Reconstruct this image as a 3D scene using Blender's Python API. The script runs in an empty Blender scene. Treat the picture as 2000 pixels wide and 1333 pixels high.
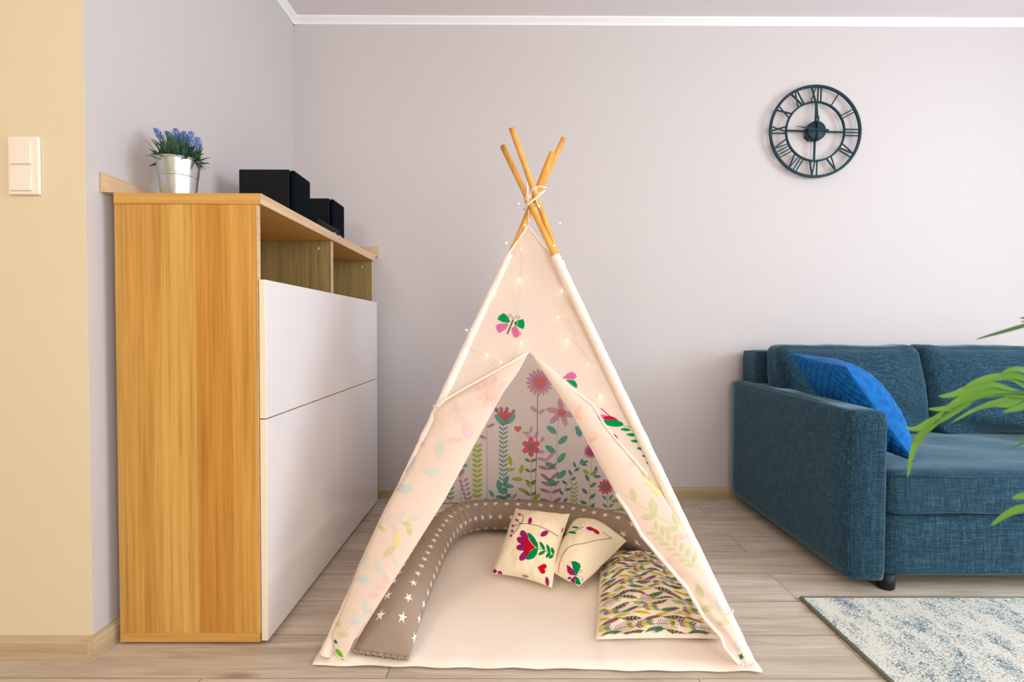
import bpy, bmesh, math, random
from mathutils import Vector, Matrix, noise
from mathutils.bvhtree import BVHTree
C = bpy.context.scene
COL = C.collection
PI = math.pi
R = math.radians
random.seed(7)

# ------------------------------------------------------------------ camera, light, exposure
F, PITCH, YAW, CH, ROLL = 1015.3, .0222, .0023, .9015, .0026
CAM = Vector((0, 0, CH))
def cam_axes():
    f = Vector((math.sin(YAW), math.cos(YAW), 0)); r = Vector((math.cos(YAW), -math.sin(YAW), 0)); u = Vector((0, 0, 1))
    f2 = math.cos(PITCH) * f - math.sin(PITCH) * u
    u2 = math.sin(PITCH) * f + math.cos(PITCH) * u
    r3 = math.cos(ROLL) * r + math.sin(ROLL) * u2
    u3 = math.cos(ROLL) * u2 - math.sin(ROLL) * r
    return r3, u3, f2
CR, CU, CF = cam_axes()
cd = bpy.data.cameras.new('camera'); cam = bpy.data.objects.new('camera', cd); COL.objects.link(cam)
cd.sensor_width = 36; cd.lens = F / 2000 * 36; cd.clip_start = .05
M = Matrix((CR, CU, -CF)).transposed().to_4x4(); M.translation = CAM
cam.matrix_world = M
cd.dof.use_dof = True; cd.dof.focus_distance = 1.95; cd.dof.aperture_fstop = 5.0
C.camera = cam
C.view_settings.view_transform = 'Standard'; C.view_settings.look = 'None'
C.view_settings.gamma = 1; C.view_settings.exposure = -0.10; C.view_settings.use_curve_mapping = False

w = bpy.data.worlds.new('world'); C.world = w; w.use_nodes = True
w.node_tree.nodes['Background'].inputs[0].default_value = (.85, .92, 1, 1)
w.node_tree.nodes['Background'].inputs[1].default_value = 1.0

def area(name, loc, direction, sx, sy, power, color):
    l = bpy.data.lights.new(name, 'AREA'); l.shape = 'RECTANGLE'; l.size = sx; l.size_y = sy
    l.energy = power; l.color = color
    o = bpy.data.objects.new(name, l); COL.objects.link(o); o.location = loc
    o.rotation_euler = Vector(direction).to_track_quat('-Z', 'Y').to_euler()
    return o
# daylight through the two windows (right wall, rear wall) and the warm hallway lamp on the left behind the camera
area('window_daylight', (3.66, .35, 1.5), (-1, .0, -.04), 2.2, 1.4, 98, (.76, .89, 1.0))
area('rear_window_daylight', (1.75, -2.12, 1.27), (-.12, 1, -.05), 2.0, 1.9, 88, (1.0, .92, .84))
area('hall_ceiling_lamp', (-1.4, -.9, 2.42), (.1, .45, -1), .5, .5, 20, (1.0, .80, .58))

# ------------------------------------------------------------------ helpers
def ray(x, y):
    return CR * ((x - 1000) / F) + CU * (-(y - 666.5) / F) + CF
def at(x, y, Y=None, z=None, X=None):
    r = ray(x, y)
    t = Y / r.y if Y is not None else ((z - CH) / r.z if z is not None else X / r.x)
    return CAM + r * t
def on_plane(x, y, P, n):
    r = ray(x, y); return CAM + r * ((P - CAM).dot(n) / r.dot(n))
def lin(h):
    if isinstance(h, str):
        h = h.lstrip('#'); v = [int(h[i:i + 2], 16) / 255 for i in (0, 2, 4)]
    else: v = [c / 255 for c in h]
    return tuple([c / 12.92 if c <= .04045 else ((c + .055) / 1.055) ** 2.4 for c in v] + [1])

def new_mat(name):
    m = bpy.data.materials.new(name); m.use_nodes = True
    return m, m.node_tree.nodes, m.node_tree.links, m.node_tree.nodes['Principled BSDF']
def mat(name, col, rough=.7, metal=0, var=.05, vscale=6, bump=0, bscale=60, spec=.3, trans=0, coat=0):
    m, N, L, b = new_mat(name)
    c = lin(col)
    tc = N.new('ShaderNodeTexCoord'); nz = N.new('ShaderNodeTexNoise'); nz.inputs['Scale'].default_value = vscale
    nz.inputs['Detail'].default_value = 4
    L.new(tc.outputs['Object'], nz.inputs['Vector'])
    mx = N.new('ShaderNodeMix'); mx.data_type = 'RGBA'
    mx.inputs['A'].default_value = tuple(v * (1 - var) for v in c[:3]) + (1,)
    mx.inputs['B'].default_value = tuple(min(1, v * (1 + var)) for v in c[:3]) + (1,)
    L.new(nz.outputs['Fac'], mx.inputs['Factor'])
    L.new(mx.outputs['Result'], b.inputs['Base Color'])
    b.inputs['Roughness'].default_value = rough; b.inputs['Metallic'].default_value = metal
    b.inputs['Specular IOR Level'].default_value = spec
    if coat: b.inputs['Coat Weight'].default_value = coat; b.inputs['Coat Roughness'].default_value = .06
    if bump:
        n2 = N.new('ShaderNodeTexNoise'); n2.inputs['Scale'].default_value = bscale; n2.inputs['Detail'].default_value = 3
        L.new(tc.outputs['Object'], n2.inputs['Vector'])
        bp = N.new('ShaderNodeBump'); bp.inputs['Strength'].default_value = bump; bp.inputs['Distance'].default_value = .01
        L.new(n2.outputs['Fac'], bp.inputs['Height']); L.new(bp.outputs['Normal'], b.inputs['Normal'])
    if trans:
        t = N.new('ShaderNodeBsdfTranslucent'); L.new(mx.outputs['Result'], t.inputs['Color'])
        ms = N.new('ShaderNodeMixShader'); ms.inputs[0].default_value = trans
        out = N['Material Output']
        L.new(b.outputs[0], ms.inputs[1]); L.new(t.outputs[0], ms.inputs[2]); L.new(ms.outputs[0], out.inputs['Surface'])
    return m
def ramp(N, stops, interp='LINEAR'):
    r = N.new('ShaderNodeValToRGB'); r.color_ramp.interpolation = interp
    e = r.color_ramp.elements
    while len(e) < len(stops): e.new(.5)
    for i, (p, c) in enumerate(stops): e[i].position = p; e[i].color = lin(c)
    return r
def wood(name, stops, grain_axis='z', scale=1.0, rough=.42, bandaxis=None, bands=None, contrast=.16, spec=.35):
    """stops: colours for the fine grain; bands: position->brightness tint across bandaxis (staves of the veneer)"""
    m, N, L, b = new_mat(name)
    tc = N.new('ShaderNodeTexCoord'); mp = N.new('ShaderNodeMapping')
    s = {'x': (1.1, 46, 46), 'y': (46, 1.1, 46), 'z': (46, 46, 1.1)}[grain_axis]
    mp.inputs['Scale'].default_value = tuple(v * scale for v in s)
    L.new(tc.outputs['Object'], mp.inputs['Vector'])
    n1 = N.new('ShaderNodeTexNoise'); n1.inputs['Scale'].default_value = 1; n1.inputs['Detail'].default_value = 6
    n1.inputs['Roughness'].default_value = .65; n1.inputs['Distortion'].default_value = .25
    L.new(mp.outputs[0], n1.inputs['Vector'])
    mp2 = N.new('ShaderNodeMapping'); mp2.inputs['Scale'].default_value = tuple(v * scale * 4 for v in s)
    L.new(tc.outputs['Object'], mp2.inputs['Vector'])
    n2 = N.new('ShaderNodeTexNoise'); n2.inputs['Scale'].default_value = 1; n2.inputs['Detail'].default_value = 3
    L.new(mp2.outputs[0], n2.inputs['Vector'])
    ad = N.new('ShaderNodeMath'); ad.operation = 'MULTIPLY_ADD'; ad.inputs[1].default_value = .35
    L.new(n2.outputs['Fac'], ad.inputs[0]); L.new(n1.outputs['Fac'], ad.inputs[2])
    sb = N.new('ShaderNodeMath'); sb.operation = 'SUBTRACT'; sb.inputs[1].default_value = .175
    L.new(ad.outputs[0], sb.inputs[0])
    r = ramp(N, stops); L.new(sb.outputs[0], r.inputs['Fac'])
    col = r.outputs['Color']
    if bands:
        sx = N.new('ShaderNodeSeparateXYZ'); L.new(tc.outputs['Object'], sx.inputs[0])
        mr = N.new('ShaderNodeMapRange'); ax, lo, hi = bandaxis
        mr.inputs['From Min'].default_value = lo; mr.inputs['From Max'].default_value = hi
        L.new(sx.outputs[ax], mr.inputs['Value'])
        br = N.new('ShaderNodeValToRGB'); br.color_ramp.interpolation = 'CONSTANT'
        e = br.color_ramp.elements
        while len(e) < len(bands): e.new(.5)
        for i, (p, c) in enumerate(bands): e[i].position = p; e[i].color = c + (1,)
        L.new(mr.outputs[0], br.inputs['Fac'])
        mu = N.new('ShaderNodeMix'); mu.data_type = 'RGBA'; mu.blend_type = 'MULTIPLY'; mu.inputs['Factor'].default_value = 1
        L.new(col, mu.inputs['A']); L.new(br.outputs['Color'], mu.inputs['B']); col = mu.outputs['Result']
    L.new(col, b.inputs['Base Color'])
    b.inputs['Roughness'].default_value = rough; b.inputs['Specular IOR Level'].default_value = spec
    bp = N.new('ShaderNodeBump'); bp.inputs['Strength'].default_value = .08; bp.inputs['Distance'].default_value = .002
    L.new(sb.outputs[0], bp.inputs['Height']); L.new(bp.outputs['Normal'], b.inputs['Normal'])
    return m

class MB:
    def __init__(s): s.v = []; s.f = []; s.m = []; s.s = []
    def add(s, vs, fs, mi=0, smooth=True):
        o = len(s.v); s.v += [Vector(p) for p in vs]
        for f in fs: s.f.append(tuple(i + o for i in f)); s.m.append(mi); s.s.append(smooth)
        return s
    def box(s, x0, y0, z0, x1, y1, z1, mi=0):
        vs = [(x, y, z) for x in (x0, x1) for y in (y0, y1) for z in (z0, z1)]
        return s.add(vs, [(0, 1, 3, 2), (4, 6, 7, 5), (0, 4, 5, 1), (2, 3, 7, 6), (0, 2, 6, 4), (1, 5, 7, 3)], mi, False)
    def bar(s, a, b, wd, th, nrm, mi=0):
        """flat bar a->b, width wd in the plane, thickness th along nrm"""
        a = Vector(a); b = Vector(b); n = Vector(nrm).normalized(); d = (b - a).normalized(); t = d.cross(n) * wd / 2; n = n * th / 2
        vs = [p + q + r for p in (a, b) for q in (-t, t) for r in (-n, n)]
        return s.add(vs, [(0, 1, 3, 2), (4, 6, 7, 5), (0, 4, 5, 1), (2, 3, 7, 6), (0, 2, 6, 4), (1, 5, 7, 3)], mi, False)
    def grid(s, fn, nu, nv, mi=0, close_u=False, close_v=False, smooth=True):
        vs = [fn(i / (nu if close_u else nu - 1), j / (nv if close_v else nv - 1)) for i in range(nu) for j in range(nv)]
        fs = []
        for i in range(nu if close_u else nu - 1):
            for j in range(nv if close_v else nv - 1):
                a = i * nv + j; b = ((i + 1) % nu) * nv + j; c = ((i + 1) % nu) * nv + (j + 1) % nv; d = i * nv + (j + 1) % nv
                fs.append((a, b, c, d))
        return s.add(vs, fs, mi, smooth)
    def tube(s, pts, rad, n=8, mi=0, cap=True):
        pts = [Vector(p) for p in pts]; k = len(pts)
        if not callable(rad): r0 = rad; rad = lambda t: r0
        up = None; rings = []
        for i, p in enumerate(pts):
            d = (pts[min(i + 1, k - 1)] - pts[max(i - 1, 0)]).normalized()
            if up is None: up = Vector((0, 0, 1)) if abs(d.z) < .9 else Vector((1, 0, 0))
            a = d.cross(up).normalized(); up = a.cross(d).normalized()
            r = rad(i / (k - 1))
            rings.append([p + (a * math.cos(2 * PI * j / n) + up * math.sin(2 * PI * j / n)) * r for j in range(n)])
        vs = [q for ri in rings for q in ri]; fs = []
        for i in range(k - 1):
            for j in range(n): fs.append((i * n + j, i * n + (j + 1) % n, (i + 1) * n + (j + 1) % n, (i + 1) * n + j))
        if cap: fs += [tuple(range(n))[::-1], tuple(range((k - 1) * n, k * n))]
        return s.add(vs, fs, mi)
    def lathe(s, prof, c=(0, 0, 0), n=40, mi=0):
        vs = [(c[0] + r * math.cos(2 * PI * j / n), c[1] + r * math.sin(2 * PI * j / n), c[2] + z) for r, z in prof for j in range(n)]
        fs = [(i * n + j, i * n + (j + 1) % n, (i + 1) * n + (j + 1) % n, (i + 1) * n + j) for i in range(len(prof) - 1) for j in range(n)]
        return s.add(vs, fs, mi)
    def bvh(s): return BVHTree.FromPolygons([tuple(v) for v in s.v], s.f)
    def build(s, name, mats, parent=None, bevel=0, subd=0, seg=2, origin=None, autosmooth=False):
        me = bpy.data.meshes.new(name)
        off = Vector(origin) if origin is not None else Vector((0, 0, 0))
        if parent is not None and origin is None: off = parent_loc(parent)
        me.from_pydata([tuple(v - off) for v in s.v], [], s.f)
        if not isinstance(mats, (list, tuple)): mats = [mats]
        for m in mats: me.materials.append(m)
        me.polygons.foreach_set('material_index', s.m); me.polygons.foreach_set('use_smooth', s.s)
        bm = bmesh.new(); bm.from_mesh(me)
        if all(x == 0 for x in s.m): bmesh.ops.recalc_face_normals(bm, faces=bm.faces)
        bm.to_mesh(me); bm.free(); me.update()
        o = bpy.data.objects.new(name, me); COL.objects.link(o)
        if parent is not None:
            o.parent = parent
        elif origin is not None: o.location = off
        if bevel:
            b = o.modifiers.new('bevel', 'BEVEL'); b.width = bevel; b.segments = seg; b.limit_method = 'ANGLE'
            b.harden_normals = False
            for p in me.polygons: p.use_smooth = True
            wn = o.modifiers.new('wn', 'WEIGHTED_NORMAL'); wn.keep_sharp = True
        if subd:
            b = o.modifiers.new('sub', 'SUBSURF'); b.levels = subd; b.render_levels = subd
        return o
def parent_loc(p):
    v = Vector((0, 0, 0))
    while p is not None: v += Vector(p.location); p = p.parent
    return v
def tag(o, label=None, cat=None, group=None, kind=None):
    if label: o['label'] = label
    if cat: o['category'] = cat
    if group: o['group'] = group
    if kind: o['kind'] = kind
    return o
def thing(name, label, cat, loc, group=None):
    o = bpy.data.objects.new(name, None); COL.objects.link(o); o.location = loc; o.empty_display_size = .1
    return tag(o, label, cat, group)
def struct(name, mb, mats, **k):
    o = mb.build(name, mats, **k); o['kind'] = 'structure'; return o
def nz(v, s=1.0): return noise.noise(Vector(v) * s)

# ------------------------------------------------------------------ materials
m_paint = mat('wall_paint', (208, 202, 202), .85, var=.012, vscale=1.5, bump=.03, bscale=120, spec=.15)
m_yellow = mat('yellow_wall_paint', (226, 214, 184), .85, var=.02, vscale=1.2, bump=.03, bscale=120, spec=.15)
m_ceiling = mat('ceiling_paint', (236, 230, 232), .9, var=.01, vscale=2, spec=.1)
m_trim = mat('white_trim', (246, 246, 248), .6, var=.01, spec=.2)
m_frame = mat('window_frame_white', (240, 240, 240), .4, var=.01)
m_oak = wood('oak_veneer_side', [(.3, (186, 134, 60)), (.5, (208, 158, 78)), (.7, (220, 172, 92))], 'z',
             bandaxis=(0, -.2, .2), bands=[(0, (.86, .86, .92)), (.06, (.93, .92, .90)), (.32, (1.0, 1.06, 1.10)), (.565, (.86, .74, .58)), (.81, (.95, .90, .82)), (.975, (1.0, 1.0, 1.0))])
m_oak_x = wood('oak_edge_grain', [(.25, (188, 138, 66)), (.5, (206, 158, 84)), (.75, (218, 172, 98))], 'x')
m_oak_y = wood('oak_daylit_edge', [(.25, (190, 158, 120)), (.5, (214, 184, 146)), (.75, (224, 196, 160))], 'y')  # paler copy of the side oak, its cooler light put into the colour
m_oak_in = wood('oak_shaded_inner', [(.25, (124, 104, 62)), (.5, (150, 128, 82)), (.75, (164, 142, 96))], 'z')  # darker oak copy: shade inside the open compartments put into the colour
m_base = wood('baseboard_laminate', [(.25, (172, 150, 118)), (.5, (196, 174, 140)), (.75, (208, 188, 156))], 'x')
m_base_y = wood('baseboard_laminate_side', [(.25, (172, 150, 118)), (.5, (196, 174, 140)), (.75, (208, 188, 156))], 'y')
m_white_gloss = mat('white_gloss_lacquer', (236, 232, 234), .09, var=.004, spec=.5, coat=.6)
m_door_edge = mat('door_edge', (240, 226, 200), .4, var=.01)
m_black = mat('black_speaker_vinyl', (8, 11, 17), .6, var=.2, vscale=30, bump=.15, bscale=200, spec=.2)
m_grille = mat('speaker_cloth', (4, 12, 26), .9, var=.15, vscale=200, bump=.4, bscale=500, spec=.1)
m_device = mat('receiver_metal', (44, 48, 54), .35, metal=.6)
m_silver = mat('silver', (190, 190, 190), .3, metal=1)
m_switch = mat('switch_plastic', (244, 236, 222), .35, var=.01)
m_clock = mat('clock_metal', (26, 52, 62), .5, metal=.3, var=.2, vscale=20)
m_pole = wood('bamboo_pole', [(.2, (206, 140, 56)), (.5, (232, 170, 80)), (.8, (244, 192, 110))], 'z', scale=.8, rough=.5)
m_canvas = mat('cream_canvas', (255, 240, 228), .9, var=.015, vscale=5, bump=.06, bscale=300, spec=.1, trans=.46)
m_canvas_back = mat('back_canvas', (255, 243, 236), .9, var=.02, vscale=5, bump=.06, bscale=300, spec=.1, trans=.5)
m_sleeve = mat('pole_sleeve_cotton', (248, 236, 226), .9, var=.02, vscale=20, bump=.25, bscale=60, spec=.1)
m_cord = mat('white_cord', (240, 228, 212), .8)
m_mat = mat('play_mat_cotton', (255, 243, 230), .95, var=.02, vscale=4, bump=.15, bscale=25, spec=.05)
m_star_white = mat('star_print_white', (250, 244, 232), .9, var=.01)
m_bolster = mat('taupe_cotton', (164, 146, 130), .9, var=.05, vscale=9, bump=.2, bscale=50, spec=.1)
m_cushion = mat('cream_cushion_cotton', (255, 240, 212), .9, var=.02, vscale=8, bump=.12, bscale=40, spec=.1)
m_wire = mat('clear_wire', (222, 206, 176), .4)
m_pot = mat('galvanised_steel', (206, 212, 208), .34, metal=1, var=.12, vscale=30)
m_soil = mat('dark_moss', (30, 34, 24), 1)
m_leafdk = mat('lavender_leaf', (56, 92, 68), .65, var=.5, vscale=25)
m_lav = mat('lavender_bloom', (110, 142, 206), .8, var=.2, vscale=60)
m_palm = mat('palm_leaf_green', (92, 140, 40), .55, var=.3, vscale=5, trans=.25)
m_palmdk = mat('palm_leaf_dark', (58, 104, 40), .5, var=.3, vscale=5, trans=.2)
m_blackplastic = mat('sofa_leg_black', (20, 22, 28), .5)
m_planter = mat('planter_ceramic', (225, 225, 222), .4)
def P(name, c): return mat(name, c, .9, var=.06, vscale=90, spec=.05, trans=.4)
PR = [P('print_' + n, c) for n, c in dict(
    pink=(236, 190, 216), rose=(246, 140, 146), coral=(250, 168, 168), teal=(130, 206, 196), darkteal=(126, 182, 174), lime=(196, 222, 110),
    olive=(148, 164, 138), mauve=(214, 168, 194), stem=(150, 122, 118), red=(226, 22, 56), green=(14, 164, 96), magenta=(186, 44, 136),
    lilac=(190, 156, 176), dkstem=(96, 70, 76), vpink=(222, 130, 176)).items()]
pink, rose, coral, teal, dteal, lime, olive, mauve, stem, red, green, magenta, lilac, dkstem, vpink = range(1, 16)
def pale(name, c): return mat(name, c, .9, var=.01, spec=.05, trans=.34)
PF = [pale('showthrough_' + n, c) for n, c in dict(blue=(226, 230, 222), green=(222, 222, 178), pink=(248, 216, 206), lilac=(243, 220, 220),
      peach=(250, 218, 196), yellow=(240, 234, 168), brightgreen=(110, 200, 40), darkgreen=(30, 140, 90), sky=(216, 230, 230)).items()]
fblue, fgreen, fpink, flilac, fpeach, fyellow, fbright, fdark, fsky = range(1, 10)
PQ = [P('feather_' + n, c) for n, c in dict(dark=(138, 128, 100), yellow=(238, 226, 70), green=(120, 172, 140), purple=(170, 132, 150), line=(92, 76, 78), olive=(196, 196, 70), mint=(190, 214, 186), pinkish=(206, 150, 160)).items()]
qdark, qyellow, qgreen, qpurple, qline, qolive, qmint, qpink = range(1, 9)

def sofa_fabric(name):
    m, N, L, b = new_mat(name)
    tc = N.new('ShaderNodeTexCoord')
    outs = []
    for s in ((480, 480, 26), (26, 480, 480), (480, 26, 480)):
        mp = N.new('ShaderNodeMapping'); mp.inputs['Scale'].default_value = tuple(v * .55 for v in s)
        L.new(tc.outputs['Object'], mp.inputs['Vector'])
        n = N.new('ShaderNodeTexNoise'); n.inputs['Scale'].default_value = 1; n.inputs['Detail'].default_value = 3; n.inputs['Roughness'].default_value = .7
        L.new(mp.outputs[0], n.inputs['Vector']); outs.append(n.outputs['Fac'])
    a = N.new('ShaderNodeMath'); a.operation = 'ADD'; L.new(outs[0], a.inputs[0]); L.new(outs[1], a.inputs[1])
    a2 = N.new('ShaderNodeMath'); a2.operation = 'ADD'; L.new(a.outputs[0], a2.inputs[0]); L.new(outs[2], a2.inputs[1])
    d = N.new('ShaderNodeMath'); d.operation = 'DIVIDE'; d.inputs[1].default_value = 3; L.new(a2.outputs[0], d.inputs[0])
    r = ramp(N, [(.36, (16, 34, 50)), (.5, (34, 64, 82)), (.64, (76, 108, 122))]); L.new(d.outputs[0], r.inputs['Fac'])
    L.new(r.outputs['Color'], b.inputs['Base Color']); b.inputs['Roughness'].default_value = .9; b.inputs['Specular IOR Level'].default_value = .1
    b.inputs['Sheen Weight'].default_value = .45; b.inputs['Sheen Roughness'].default_value = .4; b.inputs['Sheen Tint'].default_value = (.55, .82, .95, 1)
    bp = N.new('ShaderNodeBump'); bp.inputs['Strength'].default_value = .25; bp.inputs['Distance'].default_value = .002
    L.new(d.outputs[0], bp.inputs['Height']); L.new(bp.outputs['Normal'], b.inputs['Normal'])
    return m
m_sofa = sofa_fabric('sofa_woven_fabric')
def quilt_blue():
    m, N, L, b = new_mat('blue_quilted_velvet')
    tc = N.new('ShaderNodeTexCoord')
    b.inputs['Base Color'].default_value = lin((22, 118, 186)); b.inputs['Roughness'].default_value = .75
    b.inputs['Sheen Weight'].default_value = .05; b.inputs['Specular IOR Level'].default_value = .15
    n = N.new('ShaderNodeTexNoise'); n.inputs['Scale'].default_value = 40; L.new(tc.outputs['Object'], n.inputs['Vector'])
    r = ramp(N, [(.3, (4, 84, 156)), (.7, (14, 112, 188))]); L.new(n.outputs['Fac'], r.inputs['Fac']); L.new(r.outputs['Color'], b.inputs['Base Color'])
    return m
m_bluecush = quilt_blue()
def floor_mat():
    m, N, L, b = new_mat('laminate_planks')
    tc = N.new('ShaderNodeTexCoord')
    br = N.new('ShaderNodeTexBrick'); br.offset = .37
    br.inputs['Scale'].default_value = 1; br.inputs['Brick Width'].default_value = 1.28; br.inputs['Row Height'].default_value = .192
    br.inputs['Mortar Size'].default_value = .0011; br.inputs['Mortar Smooth'].default_value = .1
    br.inputs['Color1'].default_value = (.38, .38, .38, 1); br.inputs['Color2'].default_value = (.62, .62, .62, 1); br.inputs['Mortar'].default_value = (0, 0, 0, 1)
    mpb = N.new('ShaderNodeMapping'); mpb.inputs['Location'].default_value = (.32, .022, 0)
    L.new(tc.outputs['Object'], mpb.inputs['Vector']); L.new(mpb.outputs[0], br.inputs['Vector'])
    # grain, shifted plank by plank
    sh = N.new('ShaderNodeVectorMath'); sh.operation = 'MULTIPLY_ADD'; sh.inputs[1].default_value = (17, 9, 0)
    L.new(br.outputs['Color'], sh.inputs[0]); L.new(tc.outputs['Object'], sh.inputs[2])
    mp = N.new('ShaderNodeMapping'); mp.inputs['Scale'].default_value = (1.3, 16, 1); L.new(sh.outputs[0], mp.inputs['Vector'])
    n1 = N.new('ShaderNodeTexNoise'); n1.inputs['Scale'].default_value = 1.5; n1.inputs['Detail'].default_value = 8; n1.inputs['Roughness'].default_value = .62; n1.inputs['Distortion'].default_value = 1.1
    L.new(mp.outputs[0], n1.inputs['Vector'])
    mp2 = N.new('ShaderNodeMapping'); mp2.inputs['Scale'].default_value = (6, 130, 1); L.new(sh.outputs[0], mp2.inputs['Vector'])
    n2 = N.new('ShaderNodeTexNoise'); n2.inputs['Scale'].default_value = 1; n2.inputs['Detail'].default_value = 3; L.new(mp2.outputs[0], n2.inputs['Vector'])
    a = N.new('ShaderNodeMath'); a.operation = 'MULTIPLY_ADD'; a.inputs[1].default_value = .3; L.new(n2.outputs['Fac'], a.inputs[0]); L.new(n1.outputs['Fac'], a.inputs[2])
    a2 = N.new('ShaderNodeMath'); a2.operation = 'MULTIPLY_ADD'; a2.inputs[1].default_value = .28; L.new(br.outputs['Color'], a2.inputs[0]); L.new(a.outputs[0], a2.inputs[2])
    r = ramp(N, [(.40, (126, 108, 90)), (.60, (180, 164, 146)), (.80, (203, 189, 172)), (1.0, (222, 209, 194))])
    L.new(a2.outputs[0], r.inputs['Fac'])
    # knots
    vo = N.new('ShaderNodeTexVoronoi'); vo.inputs['Scale'].default_value = 1.0
    mp3 = N.new('ShaderNodeMapping'); mp3.inputs['Scale'].default_value = (1.6, 4.2, 1); L.new(sh.outputs[0], mp3.inputs['Vector']); L.new(mp3.outputs[0], vo.inputs['Vector'])
    kr = ramp(N, [(.0, (120, 96, 80)), (.05, (190, 170, 155)), (.12, (255, 255, 255))]); L.new(vo.outputs['Distance'], kr.inputs['Fac'])
    mk = N.new('ShaderNodeMix'); mk.data_type = 'RGBA'; mk.blend_type = 'MULTIPLY'; mk.inputs['Factor'].default_value = .8
    L.new(r.outputs['Color'], mk.inputs['A']); L.new(kr.outputs['Color'], mk.inputs['B'])
    mm = N.new('ShaderNodeMix'); mm.data_type = 'RGBA'; L.new(br.outputs['Fac'], mm.inputs['Factor']); L.new(mk.outputs['Result'], mm.inputs['A'])
    mm.inputs['B'].default_value = lin((104, 88, 74))
    L.new(mm.outputs['Result'], b.inputs['Base Color']); b.inputs['Roughness'].default_value = .42; b.inputs['Specular IOR Level'].default_value = .35
    bp = N.new('ShaderNodeBump'); bp.inputs['Strength'].default_value = .15; bp.inputs['Distance'].default_value = .002; L.new(a.outputs[0], bp.inputs['Height']); L.new(bp.outputs['Normal'], b.inputs['Normal'])
    return m
def rug_mat():
    m, N, L, b = new_mat('speckled_rug_pile')
    tc = N.new('ShaderNodeTexCoord')
    n1 = N.new('ShaderNodeTexNoise'); n1.inputs['Scale'].default_value = 270; n1.inputs['Detail'].default_value = 2
    mp = N.new('ShaderNodeMapping'); mp.inputs['Scale'].default_value = (1, .8, 1); L.new(tc.outputs['Object'], mp.inputs['Vector']); L.new(mp.outputs[0], n1.inputs['Vector'])
    mp2 = N.new('ShaderNodeMapping'); mp2.inputs['Rotation'].default_value = (0, 0, .7); mp2.inputs['Scale'].default_value = (13, 6, 1)
    L.new(tc.outputs['Object'], mp2.inputs['Vector'])
    n2 = N.new('ShaderNodeTexNoise'); n2.inputs['Scale'].default_value = 1; n2.inputs['Detail'].default_value = 5; n2.inputs['Roughness'].default_value = .65; L.new(mp2.outputs[0], n2.inputs['Vector'])
    a = N.new('ShaderNodeMath'); a.operation = 'MULTIPLY_ADD'; a.inputs[1].default_value = .85; L.new(n2.outputs['Fac'], a.inputs[0]); L.new(n1.outputs['Fac'], a.inputs[2])
    r = ramp(N, [(.90, (226, 222, 212)), (1.0, (150, 172, 180)), (1.12, (92, 122, 142))]); 
    s = N.new('ShaderNodeMapRange'); s.inputs['From Min'].default_value = 0; s.inputs['From Max'].default_value = 1.2; L.new(a.outputs[0], s.inputs['Value'])
    r = ramp(N, [(.77, (226, 222, 210)), (.84, (158, 174, 178)), (.92, (84, 112, 130))]); L.new(s.outputs[0], r.inputs['Fac'])
    L.new(r.outputs['Color'], b.inputs['Base Color']); b.inputs['Roughness'].default_value = 1; b.inputs['Specular IOR Level'].default_value = .05
    bp = N.new('ShaderNodeBump'); bp.inputs['Strength'].default_value = .6; bp.inputs['Distance'].default_value = .003; L.new(n1.outputs['Fac'], bp.inputs['Height']); L.new(bp.outputs['Normal'], b.inputs['Normal'])
    return m
def emit(name, col, st):
    m = bpy.data.materials.new(name); m.use_nodes = True; N = m.node_tree.nodes; L = m.node_tree.links; N.clear()
    e = N.new('ShaderNodeEmission'); e.inputs[0].default_value = lin(col); e.inputs[1].default_value = st
    o = N.new('ShaderNodeOutputMaterial'); L.new(e.outputs[0], o.inputs[0]); return m
m_bulb = emit('bulb_glow', (255, 226, 176), 14)
m_glass = mat('window_glass', (235, 240, 245), .02, spec=.5)
m_glass.node_tree.nodes['Principled BSDF'].inputs['Transmission Weight'].default_value = 1

# ------------------------------------------------------------------ room
WX, NY, BY, CZ = -1.145, 1.41, 2.765, 2.53
RX, RY, LX = 3.7, -2.2, -3.2
struct('floor', MB().box(LX, RY, -.1, RX, BY + .1, 0), floor_mat())
struct('ceiling', MB().box(LX, RY, CZ, RX, BY + .1, CZ + .1), m_ceiling)
struct('wall_back', MB().box(WX - .1, BY, 0, RX + .1, BY + .1, CZ), m_paint)
struct('wall_left', MB().box(WX - .1, NY + .001, 0, WX, BY, CZ), m_paint)
struct('wall_near', MB().box(LX, NY, 0, WX - .001, NY + .1, CZ), m_yellow)
struct('wall_hall', MB().box(LX - .1, RY, 0, LX, NY + .1, CZ), m_yellow)
def wall_with_hole(name, axis, c, a0, a1, h0, h1, z0, z1):
    mb = MB(); t = .12
    def bx(u0, u1, v0, v1):
        if axis == 'x': mb.box(c, u0, v0, c + t, u1, v1)
        else: mb.box(u0, c - t, v0, u1, c, v1)
    bx(a0, h0, 0, CZ); bx(h1, a1, 0, CZ); bx(h0, h1, 0, z0); bx(h0, h1, z1, CZ)
    return struct(name, mb, m_paint)
wall_with_hole('wall_right', 'x', RX, RY, BY, -.8, 1.5, .7, 2.3)
wall_with_hole('wall_rear', 'y', RY, LX, RX, .65, 2.85, .25, 2.3)
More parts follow.
